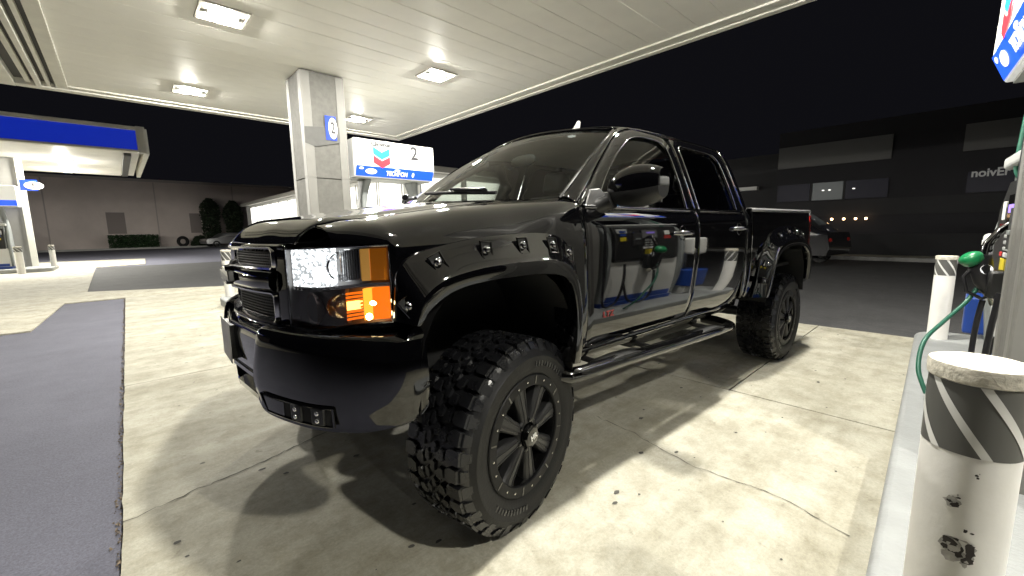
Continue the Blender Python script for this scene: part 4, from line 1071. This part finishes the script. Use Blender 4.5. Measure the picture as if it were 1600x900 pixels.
MB().box(-.909, -.885, .91, 1.12, .78, .94).build('plate_bracket', PLASTK, truck, bevel=.003)
# underbody
both('frame_rail', lambda mb: (mb.box(-.6, 4.45, .52, .62, .62, .74), None), UNDER, smooth=0)
MB().box(-.30, .28, .55, 1.45, .48, .60).build('crossmember', UNDERM, truck, bevel=.03)
MB().ell((0, 1.15, .47), (.16, .16, .14), 16, 10).build('front_differential', UNDERM, truck)
MB().ell((3.645, 1.0, .44), (.17, .17, .16), 16, 10).build('rear_differential', UNDERM, truck)
MB().tube([(3.645, .25, .44), (3.645, 1.75, .44)], .05, 12).build('rear_axle', UNDERM, truck)
both('control_arm', lambda mb: (mb.tube([(-.2, .60, .58), (0, .34, .36)], .03, 8), mb.tube([(.2, .60, .58), (0, .34, .36)], .03, 8), mb.tube([(0, .62, .95), (0, .36, .60)], .025, 8)), UNDERM)
both('shock_absorber', lambda mb: mb.tube([(.02, .46, .42), (.02, .55, .95)], [.035, .045], 12), UNDERM)
MB().tube([(-.12, .45, .40), (-.12, 1.55, .40)], .02, 8).build('tie_rod', UNDERM, truck)
MB().tube([(.7, 1.0, .60), (3.5, 1.0, .46)], .04, 10).build('driveshaft', UNDERM, truck)
MB().tube([(.9, 1.3, .58), (2.4, 1.35, .60), (3.1, 1.45, .70), (4.5, 1.5, .65)], .035, 10).build('exhaust', UNDERM, truck)
MB().box(.9, 1.6, .75, 1.25, .50, .75).build('gearbox', UNDER, truck, bevel=.05)
MB().box(1.3, 2.3, .22, .60, .52, .72).build('fuel_tank', UNDER, truck, bevel=.04)
MB().box(-.62, .46, .45, 1.55, .76, 1.30).build('engine_block', LINER, truck, smooth=0)
MB().box(.44, .50, .06, 1.94, .66, 1.46).build('firewall', LINER, truck, smooth=0)
def liner(xc, x0, x1):
    def fn(mb):
        rows = []
        for k in range(17):
            a = math.pi*k/16; x = xc-math.cos(a)*(x1-x0)/2; z = .66+.55*math.sin(a)**.6
            rows.append([(x, -.04, z), (x, .2, z), (x, .44, z)])
        mb.rows(rows); mb.rows([[(x0, .44, .60), (x0, .44, 1.22)], [(x1, .44, .60), (x1, .44, 1.22)]])
    return fn
both('wheel_liner', liner(-.04, -.46, .38), LINER); both('wheel_liner', liner(3.61, 3.06, 4.17), LINER)
both('bumper_bracket', lambda mb: mb.box(-.60, -.46, .12, .44, .70, .98), LINER, smooth=0)
# side steps
for s in (0, 1):
    st = empty('side_step', (0, 0, 0), 0, truck)
    pth = [(.36, .16, .665), (.34, .03, .655), (.345, -.045, .648), (.375, -.085, .645), (.45, -.098, .642), (.8, -.10, .634), (1.4, -.10, .612), (2.0, -.10, .590), (2.25, -.098, .580), (2.34, -.085, .578), (2.38, -.04, .58), (2.39, .04, .59), (2.38, .16, .60)]
    def b(mb, nm, m, **k):
        if s: mb.v = [MIR(p) for p in mb.v]; mb.f = [f[::-1] for f in mb.f]
        mb.v = [(x, (y-.07 if s else y+.07), z-.022) for x, y, z in mb.v]
        return mb.build(nm, m, st, **k)
    mb = MB(); mb.tube([p for p in dens3(pth)] if 0 else pth, .040, 16); b(mb, 'tube', GLOSSK)
    for xa, xb in [(.62, 1.08), (1.72, 2.16)]:
        mb = MB(); za, zb = lerp(.638, .585, (xa-.6)/1.6), lerp(.638, .585, (xb-.6)/1.6)
        mb.rows([[(lerp(xa, xb, k/10), -.10+dy, lerp(za, zb, k/10)+dz*math.sin(math.pi*min(1, max(0, (k+.4)/10.8)))**.3) for dy, dz in [(-.030, .028), (-.026, .040), (0, .0445), (.026, .040), (.07, .034), (.075, .02)]] for k in range(11)]); b(mb, 'step_pad', PLASTK, smooth=50)
    for x in (.66, 1.2, 2.1):
        z = lerp(.64, .585, (x-.6)/1.6); mb = MB(); mb.tube([(x, -.09, z), (x, .10, z+.01), (x, .30, .68)], .018, 8); b(mb, 'bracket', UNDER)
# wheels
def tyre_mesh():
    mb = MB(); Wd = .32
    half = [(.262, .028), (.272, .004), (.282, -.004), (.300, -.012), (.330, -.019), (.352, -.020), (.358, -.0225), (.366, -.0225), (.372, -.018), (.395, -.009), (.415, .004), (.424, .020), (.427, .05), (.4285, .10), (.429, .16)]
    prof = half+[(r, Wd-y) for r, y in half[::-1][1:]]
    mb.lathe(prof, 96, 'y')
    def block(a0, pts, r0, r1, taper=.90, fz=None):
        """pts in (arc metres, y); radial extrude"""
        cx = sum(p[0] for p in pts)/len(pts); cy = sum(p[1] for p in pts)/len(pts); lo, hi = [], []
        for x, y in pts:
            crown = -.0*abs(y-.16)
            for lst, r, t in ((lo, r0, 1.06), (hi, r1, taper)):
                xx, yy = cx+(x-cx)*t, cy+(y-cy)*t
                ed = max(0, abs(yy-.16)-.11)
                rr = r-ed*ed*2.2
                a = a0+xx/.44; lst.append((rr*math.cos(a), yy, rr*math.sin(a)))
        n = len(pts); mb.add(lo+hi, [(i, (i+1) % n, n+(i+1) % n, n+i) for i in range(n)]+[tuple(range(n, 2*n))])
    N = 38; pitch = 2*math.pi*.44/N
    rg = random.Random(3)
    for k in range(N):
        a = 2*math.pi*k/N
        for sd in (0, 1):
            Y = (lambda y: y) if sd == 0 else (lambda y: Wd-y)
            off = 0 if sd == 0 else pitch*.5
            long_ = k % 2 == 0
            e = .004 if long_ else .014
            w = pitch*.80
            # shoulder lug with a notch
            block(a, [(off, Y(e)), (off+w, Y(e)), (off+w*.98, Y(.060)), (off+w*.72, Y(.078)), (off+w*.10, Y(.074)), (off-.006, Y(.05))], .418, .4425)
            # sidewall biter under the shoulder lug
            r_hi, r_lo = .428, (.385 if long_ else .398)
            q = []
            for (x, r, y) in [(off+.004, r_hi, Y(.014)), (off+w-.004, r_hi, Y(.014)), (off+w*.85, r_lo, Y(-.010)), (off+w*.2, r_lo, Y(-.010))]:
                an = a+x/.44; q.append((r, y, an))
            o_ = [(r*math.cos(t), y+(-.011 if sd == 0 else .011)*(1 if r > .42 else .35), r*math.sin(t)) for r, y, t in q]; i_ = [(r*math.cos(t), y+(.02 if sd == 0 else -.02), r*math.sin(t)) for r, y, t in q]
            mb.add(i_+o_, [(0, 1, 5, 4), (1, 2, 6, 5), (2, 3, 7, 6), (3, 0, 4, 7), (4, 5, 6, 7)])
            # interlocking centre blocks
            o2 = off+pitch*.30
            block(a, [(o2-.004, Y(.086)), (o2+pitch*.42, Y(.082)), (o2+pitch*.60, Y(.100)), (o2+pitch*.52, Y(.126)), (o2+pitch*.12, Y(.124)), (o2-.010, Y(.108))], .420, .443)
            o3 = off+pitch*.02
            block(a, [(o3, Y(.130)), (o3+pitch*.50, Y(.132)), (o3+pitch*.62, Y(.150)), (o3+pitch*.40, Y(.157)), (o3+pitch*.08, Y(.156)), (o3-.008, Y(.144))], .421, .443, .88)
    return mb
def build_wheel():
    w = empty('wheel', (0, 0, 0), 0, truck)
    mb = tyre_mesh(); ty = mb.build('tyre', RUBBER, w, smooth=35, merge=True)
    ty.data.materials.append(SIDEW)
    for po in ty.data.polygons:
        c = po.center; po.material_index = 1 if math.hypot(c.x, c.z) < .402 else 0
    # raised sidewall lettering blocks (unreadable moulding)
    mb = MB(); rg = random.Random(9)
    for c in (R(62), R(242)):
        for k in range(11):
            a = c+(k-5)*.072; 
            for (r0, r1, w_) in [(.318, .342, .022)]:
                ww = w_*rg.uniform(.5, 1)
                vs = [(r*math.cos(a+d), y, r*math.sin(a+d)) for y in (-.016, -.0215) for r, d in ((r0, -ww), (r0, ww), (r1, ww), (r1, -ww))]
                mb.add(vs, [(0, 1, 5, 4), (1, 2, 6, 5), (2, 3, 7, 6), (3, 0, 4, 7), (4, 5, 6, 7)])
    mb.build('sidewall_mark', RUBBER, w, smooth=0, kind='stuff')
    mb = MB(); mb.lathe([(.278, .012), (.2785, -.006), (.274, -.010), (.232, -.010), (.228, -.006), (.227, .006)], 72, 'y'); mb.build('bead_ring', RIMK, w, smooth=35)
    mb = MB(); mb.lathe([(.228, .004), (.222, .03), (.218, .06), (.215, .12), (.20, .20), (.20, .27)], 64, 'y'); mb.build('barrel', RIMG, w)
    mb = MB(); mb.lathe([(.0, .10), (.17, .10), (.185, .105), (.185, .16)], 40, 'y'); mb.build('brake_disc', mat('brake_dark', (.02, .02, .02), .5, metal=.5), w)
    for k in range(8):
        a = 2*math.pi*k/8+R(9); ct, st = math.cos(a), math.sin(a)
        secs = []
        for r, wd, y0 in [(.060, .027, -.001), (.11, .030, .001), (.16, .036, .004), (.205, .042, .007), (.230, .047, .004)]:
            row = []
            for (t, dy) in [(-1, .05), (-1, .014), (-.80, .004), (-.52, 0), (-.48, .0035), (-.30, .0035), (-.26, .0), (.26, .0), (.30, .0035), (.48, .0035), (.52, 0), (.80, .004), (1, .014), (1, .05)]:
                x, z = r*ct-wd*t*st, r*st+wd*t*ct; row.append((x, y0+dy, z))
            secs.append(row)
        MB().rows(secs).build('spoke', SPOKE, w, smooth=30)
    mb = MB(); mb.lathe([(.080, .05), (.080, .008), (.074, .0), (.056, -.001), (.054, .006)], 40, 'y'); mb.build('hub', RIMK, w, smooth=35)
    mb = MB(); mb.lathe([(.055, .03), (.050, -.022), (.044, -.030), (.028, -.033), (.0, -.034)], 8, 'y'); mb.build('hub_cap', RIMG, w, smooth=25, bevel=.002)
    mb = MB()
    for k in range(6):
        a = 2*math.pi*k/6+.3; mb.lathe([(.010, .02), (.010, -.006), (.006, -.008), (0, -.008)], 12, 'y', (.066*math.cos(a), 0, .066*math.sin(a)))
    mb.build('lug_nut', RIMG, w, kind='stuff')
    mb = MB()
    for k in range(24):
        if k % 3 == 2: continue
        a = 2*math.pi*k/24+.05; mb.lathe([(.0052, -.008), (.0052, -.0135), (.003, -.015), (0, -.015)], 10, 'y', (.253*math.cos(a), 0, .253*math.sin(a)))
    mb.build('ring_bolt', STEEL, w, kind='stuff')
    mb = MB()
    for k in range(8):
        a = 2*math.pi*(k*3+2)/24+.05; M = Matrix.Rotation(-a, 4, 'Y')
        mb.box(.236, .272, -.0115, -.009, -.004, .004, M)
    mb.build('ring_groove', GLOSSK, w, smooth=0, kind='stuff')
    text('logo', 'HR', .034, mat('logo_white', (.75, .75, .73), .3), w, (0, -.0355, 0), (R(90), R(-14), 0), ext=.001, bold=.0012)
    return w
W0 = build_wheel()
def place(w, x, y, st, mirror=False):
    w.location = (x, y, .43)
    w.rotation_euler = (0, 0, st+(math.pi if mirror else 0))
STEER = .192
def steer_pos(y, st, pv): return (math.sin(st)*pv*1.0, y+pv-math.cos(st)*pv)
dx, yy = steer_pos(-.05, STEER, .35)
place(W0, dx, yy, STEER)
for ch in W0.children:
    if ch.name.startswith('tyre'): ch.rotation_euler = (0, R(4), 0)
for (x, y, st, mi) in [(3.645, -.05, 0, False), (-math.sin(STEER)*.35, 2.05-.35+math.cos(STEER)*.35, STEER, True), (3.645, 2.05, 0, True)]:
    w = copy_tree(W0, truck); place(w, x, y, st, mi)
    for ch in w.children: ch.rotation_euler = (ch.rotation_euler[0], ch.rotation_euler[1]+(R(25) if ch.type == 'MESH' else 0), 0)
# ------------------------------------------------------------------ second canopy at left, pump 5
c2 = empty('canopy', (-8, 25, 0)); tag(c2, 'far canopy with lit blue fascia at left above pump five', 'canopy')
def c2b(mb): mb.v = [(x+8, y-25, z) for x, y, z in mb.v]; return mb
FASB = mat('fascia_blue_lit', (.012, .05, .50), .35, emit=(.012, .045, .9), es=.25)
c2b(MB().box(-16, -.25, 20.35, 29.3, 4.5, 5.2)).build('deck', SOFFIT, c2, smooth=0)
c2b(MB().box(-16, -.15, 20.1, 20.34, 4.44, 4.52)).build('trim', TRIM, c2, smooth=0, bevel=.01)
c2b(MB().box(-16, -.10, 20.08, 20.34, 5.22, 5.36)).build('trim', TRIM, c2, smooth=0, bevel=.01)
c2b(MB().box(-16, -.32, 20.14, 20.30, 4.52, 5.22)).build('fascia', FASB, c2, smooth=0)
c2b(MB().box(-.32, -.06, 20.07, 20.36, 4.42, 5.38)).build('end_post', TRIM, c2, smooth=0, bevel=.02)
c2b(MB().box(-.14, .02, 20.36, 29.3, 4.42, 5.36)).build('fascia', TRIM, c2, smooth=0, bevel=.02)
c2b(MB().box(-.72, -.50, 21.0, 28.9, 4.40, 4.52)).build('gutter', mat('gutter_dark', (.06, .06, .06), .7), c2, smooth=0)
for i in range(12):
    y = 20.5+i*.73; c2b(MB().box(-16, -.75, y+.004, y+.726, 4.46, 4.498)).build('soffit_panel', SOFFIT, c2, smooth=0)
for x, y, lb in [(-2.55, 24.0, 'nearer lit light under the far blue canopy'), (-2.6, 27.9, 'farther lit light under the far blue canopy'), (-7.5, 24, 'unseen far canopy light added just outside the left picture edge, near row'), (-7.5, 27.9, 'unseen far canopy light added outside the left picture edge, far row'), (-12.5, 24, 'unseen outermost far canopy light added for the warehouse, near row'), (-12.5, 27.9, 'unseen outermost far canopy light added for the warehouse, far row')]:  # fixtures beyond the left edge are unseen, added to light the warehouse
    fixture('ceiling_light', x, y, 4.455, lb, 'lights under the far canopy', (.14, .12, .085))  # lenses made deeper to throw light sideways at the warehouse
p5 = empty('pillar', (-4.5, 24.6, 0)); tag(p5, 'pale pillar of the far canopy at the left picture edge', 'pillar')
MB().box(-.9, .75, -.1, .5, .1, 4.44).build('core', PTRIM, p5, smooth=0, bevel=.02)
MB().box(.62, .80, -.16, -.1, .1, 4.44).build('corner_trim', TRIM, p5, smooth=0)
f5 = empty('pillar_number_sign', (-3.55, 24.3, 3.38)); tag(f5, 'blue flag sign with white disc and number 5 on the far pillar', 'sign')
MB().box(-.28, .20, -.02, 0, -.20, .22).build('plate', BLUE, f5, smooth=0)
mb = MB(); mb.add([(.1+.27*math.cos(2*math.pi*k/28), -.026, .15*math.sin(2*math.pi*k/28)) for k in range(28)], [tuple(range(28))]); mb.build('disc', SIGNW, f5, smooth=0, merge=False)
text('lettering', '5', .25, INK, f5, (.1, -.03, 0), (R(90), 0, 0), bold=.006)
pump('fuel_pump', -4.95, 23.7, 'fuel pump with cream sign at the far left island', None, dirs=(-1,), half=1.1)
island('pump_island', -12, -3.2, 22.8, 25.4, 'grey kerbed island of the far pump at left')
bollard(-3.95, 22.3, 0, 1.0, .11, 'grey bollard in front of the far pump at left')
bollard(-3.25, 24.1, .12, 1.0, .09, 'small white bollard at the end of the far island')
# ------------------------------------------------------------------ lit shop behind pump 2
shop = empty('shop', (14, 22, 0)); tag(shop, 'brightly lit white shop building behind the pump and windshield', 'shop')
def sb(mb): mb.v = [(x-14, y-22, z) for x, y, z in mb.v]; return mb
SHW = mat('shop_wall', (.78, .78, .74), .6)
SHOPGLOW = emis('shop_wall_glow', (1.0, .97, .88), 2.6)  # emission stands in for lamplight on the white shop wall
sb(MB().box(8.3, 24, 15.4, 47, 0, 3.95)).build('wall', SHW, shop, smooth=0)
sb(MB().box(7.9, 24.6, 15.0, 47.4, 3.95, 4.22)).build('eave', mat('shop_eave', (.38, .37, .33), .6), shop, smooth=0, bevel=.03)
for k in range(12):
    y = 15.9+k*2.45; w = sb(MB().box(8.26, 8.30, y, y+2.2, .5, 3.7)).build('window', SHOPGLOW, shop, smooth=0)  # glowing panes added in place of the lamp-lit side wall
    sb(MB().box(8.20, 8.25, y-.06, y, .4, 3.8)).build('mullion', LGREY, shop, smooth=0)
for k in range(6):
    x = 8.9+k*2.5; sb(MB().box(x, x+2.2, 15.36, 15.40, .5, 3.7)).build('window', SHOPGLOW, shop, smooth=0)  # same glowing panes for the brightness of the front wall
    sb(MB().box(x-.06, x, 15.3, 15.35, .4, 3.8)).build('mullion', LGREY, shop, smooth=0)
# ------------------------------------------------------------------ long building behind, left
wb = empty('warehouse', (8, 57.5, 0)); tag(wb, 'long low dim stucco warehouse across the back left', 'warehouse')
WSTU = mat('warehouse_stucco', (.64, .565, .53), .9, var=.10, vscale=.4)
WDOOR = mat('warehouse_door', (.26, .225, .215), .7)
MB().box(-60, 34, 0, 14, 0, 7.0).build('wall', WSTU, wb, smooth=0)
MB().box(-60.1, 34.1, -.12, 0, 6.85, 7.12).build('parapet', mat('parapet', (.44, .40, .38), .9), wb, smooth=0)
for x0, x1 in [(-9.9, -8.5), (-3.2, -2.2), (3.4, 4.8)]:
    d = MB().box(x0, x1, -.06, .02, 1.5 if x0 < 3 else 0, 3.65).build('window', WDOOR, wb, smooth=0)
for x in (-14, -6.0, 1.0): MB().box(x, x+.10, -.03, 0, .2, 6.8).build('pilaster', mat('pilaster', (.44, .39, .37), .9), wb, smooth=0)
sheet('verge', [(-60, 53.5), (40, 53.5), (40, 57.45), (-60, 57.45)], .02, mat('verge_soil', (.06, .055, .05), .95, var=.3), .06)
MB().box(-60, 40, 53.3, 53.5, -.03, .14).build('kerb', mat('kerb_far', (.30, .30, .29), .8), smooth=0)['kind'] = 'structure'
LEAF = mat('leaf_dark_green', (.018, .032, .014), .7, var=.5, vscale=3)
LEAF2 = mat('leaf_green', (.022, .055, .018), .7, var=.5, vscale=3)
BARK = mat('bark', (.05, .04, .03), .9)
def leaves(n, fn, s, rg):
    mb = MB()
    for _ in range(n):
        p = fn(rg); a = rg.uniform(0, 6.28); t = rg.uniform(-1, 1); q = s*rg.uniform(.5, 1.3)
        d = Vector((math.cos(a), math.sin(a), t)).normalized()*q; e_ = d.cross(Vector((rg.uniform(-1, 1), rg.uniform(-1, 1), rg.uniform(-1, 1)))).normalized()*q*.5
        p = Vector(p); mb.add([p-d, p+e_, p+d, p-e_], [(0, 1, 2, 3)])
    return mb
def cypress(x, y, h, w, label, seed):
    t = empty('cypress_tree', (x, y, 0)); tag(t, label, 'tree', 'columnar trees by the warehouse')
    rg = random.Random(seed)
    def f(rg):
        v = rg.random()**.8; r = w*itp(v, [(0, .55), (.15, .9), (.5, 1), (.85, .8), (1, .25)])*rg.random()**.35*(.94+.10*math.sin(v*9+seed)); a = rg.uniform(0, 6.28)
        return (r*math.cos(a), r*math.sin(a), lerp(.7, h, v))
    leaves(2600, f, .16, rg).build('crown', LEAF, t, smooth=0, merge=False)
    MB().tube([(0, 0, 0), (0, 0, h*.6)], [.12, .05], 8).build('trunk', BARK, t)
cypress(6.45, 55.6, 5.2, 1.0, 'left of two dark columnar trees against the warehouse', 1)
cypress(8.6, 55.6, 5.0, 1.0, 'right columnar tree half hidden beside the bright shop', 2)
hd = empty('hedge', (0, 55.6, 0)); tag(hd, 'low clipped green hedge along the warehouse wall', 'hedge')
leaves(4200, lambda rg: (rg.uniform(-1.95, 1.85), rg.uniform(-.5, .5), rg.uniform(.05, 1.38)), .09, random.Random(4)).build('foliage', LEAF2, hd, smooth=0, merge=False)
def bush(x, y, rx, h, label, seed, m=LEAF):
    b = empty('bush', (x, y, 0)); tag(b, label, 'bush')
    def f(rg):
        a = rg.uniform(0, 6.28); v = rg.random(); r = rx*math.sqrt(1-(v*.95)**2)*rg.random()**.4
        return (r*math.cos(a), r*math.sin(a), h*v*(.8+.2*math.sin(3*a+seed)))
    leaves(1300, f, .16, random.Random(seed)).build('foliage', m, b, smooth=0, merge=False)
bush(-8.4, 52, 2.1, 2.6, 'large dark bush beyond the far pump at left', 5)
bush(5.3, 55.0, .9, 1.2, 'small dark bush left of the columnar trees', 6)
tp = MB(); tp.lathe([(.42+.16*math.cos(2*math.pi*k/10), .16*math.sin(2*math.pi*k/10)) for k in range(11)], 28, 'y'); o = tp.build('tyre', mat('old_tyre', (.012, .012, .012), .8)); o.location = (3.75, 55, .6); o.rotation_euler = (0, 0, R(20))
tag(o, 'old black tyre standing by the warehouse wall', 'tyre')
def car(name, x, y, rz, m, label, suv=False):
    c = empty(name, (x, y, 0), rz); tag(c, label, 'car')
    zs = 1.0 if not suv else 1.1; zt = 1.45 if not suv else 1.78
    prof = [(-2.2, .35), (-2.28, .6), (-2.2, .82), (-1.2, .95), (-.55, zt-.04), (0, zt), (1.1, zt-.02), (1.9 if suv else 1.6, zs+.08), (2.2, zs), (2.28, .6), (2.2, .35)]
    mb = MB(); rows = []
    for yv, sc in [(-.88, .0), (-.90, .4), (-.80, .95), (-.6, 1), (.6, 1), (.8, .95), (.90, .4), (.88, 0)]:
        rows.append([(px, yv, pz if pz < .97 else lerp(.97, pz, sc)) for px, pz in prof])
    mb.rows(rows)
    for r_ in (rows[0], rows[-1]): mb.add(r_, [tuple(range(len(r_)))])
    mb.build('body', m, c, smooth=50)
    for sy_ in (-1, 1):
        mb = MB(); mb.add([(-.85, sy_*.895, 1.02), (-.45, sy_*.83, zt-.12), (1.0, sy_*.83, zt-.10), (1.5, sy_*.895, 1.05)], [(0, 1, 2, 3)]); mb.build('side_window', TGLASS, c, smooth=0, merge=False)
        for px in (-1.4, 1.4):
            mb = MB(); mb.lathe([(.18, -.1), (.32, -.1), (.33, .0), (.32, .1), (.18, .1)], 28, 'y', (px, sy_*.84, .33)); mb.build('wheel', RUBBER, c)
        mb = MB(); mb.ell((-2.2, sy_*.65, .72), (.07, .2, .08), 12, 8); mb.build('headlamp', REFL, c)
        mb = MB(); mb.ell((2.22, sy_*.72, .85), (.06, .14, .08), 12, 8); mb.build('tail_lamp', RED, c)
    return c
car('parked_car', 7.3, 52.2, R(12), SILVER, 'silver car parked in front of the columnar trees')
car('parked_car', 16.6, 3.6, R(-100), mat('dark_car_paint', (.012, .012, .014), .25, coat=1), 'dark car parked beyond the tailgate of the truck', True)
# ------------------------------------------------------------------ dark building across the street, right
ob = empty('office_building', (26, 0, 0)); tag(ob, 'dark office building with pale upper panels across the street', 'office building')
DW = mat('office_wall_dark', (.015, .0145, .018), .85, var=.12, vscale=.6); PW = mat('office_panel_pale', (.11, .11, .108), .8, var=.05, vscale=.5)
LW = mat('office_wall_low', (.022, .022, .024), .85, var=.15, vscale=.5)
MB().box(-4, 10, -60, 4.9, 0, 5.6).build('wall', DW, ob, smooth=0)
MB().box(-2.0, 10, 4.9, 30, 0, 5.0).build('side_wing', LW, ob, smooth=0)
for y0, y1 in [(.88, 4.88), (-5.2, -1.1), (-11, -7)]: MB().box(-4.06, -4.0, y0, y1, 3.96, 4.92).build('facade_panel', PW, ob, smooth=0)
MB().box(-4.05, -4.0, -60, 4.9, 1.72, 2.38).build('facade_band', LW, ob, smooth=0)
OG = mat('office_glass', (.008, .008, .024), .35, spec=.2); OG2 = mat('office_glass_lit', (.05, .06, .065), .3, emit=(.35, .45, .5), es=.02)
for y0, y1, m in [(3.55, 4.82, OG), (2.35, 3.45, OG2), (.88, 2.28, OG), (-5.0, -1.3, OG)]: MB().box(-4.045, -4.0, y0, y1, 2.44, 3.2).build('window', m, ob, smooth=0)
for y in (3.5, 2.31): MB().box(-4.06, -4.0, y-.04, y+.04, 2.40, 3.24).build('mullion', LW, ob, smooth=0)
for y in (3.05, 2.82, 1.98): MB().ell((-4.06, y, 2.86), (.02, .055, .025), 10, 6).build('window_glint', emis('glint_glow', (1, .97, .9), 1.4), ob)  # small glowing beads on the panes, painted glints
text('shop_lettering', 'noivEr', .40, mat('letter_white', (.4, .4, .4), .5, emit=(1, 1, 1), es=.04), ob, (-4.08, -1.85, 3.12), (R(90), 0, R(-90)), sx=.9, bold=.01)
MB().box(-2.35, -2.0, 6.25, 7.2, 3.22, 3.40).build('awning', mat('awning_white', (.62, .62, .60), .6), ob, smooth=0)
for k, y in enumerate((2.62, 2.2, 1.8, 1.46)):
    l = empty('wall_lamp', (21.8, y, 1.58)); tag(l, 'small warm wall lamp in a row of four across the dark street, ' + ['leftmost', 'second from left', 'third from left', 'rightmost'][k], 'wall lamp', 'warm lamps across the street')
    MB().ell((0, 0, 0), (.05, .05, .05), 10, 8).build('globe', emis('warm_lamp', (1, .62, .32), 9), l)
    MB().box(0, .15, -.02, .02, -.06, -.03).build('bracket', GLOSSK, l, smooth=0)
MB().box(21.3, 21.5, -30, 4.6, .1, .95).build('planter_wall', LW, smooth=0)
tag(bpy.data.objects['planter_wall'], 'low dark wall in front of the office building', 'wall')
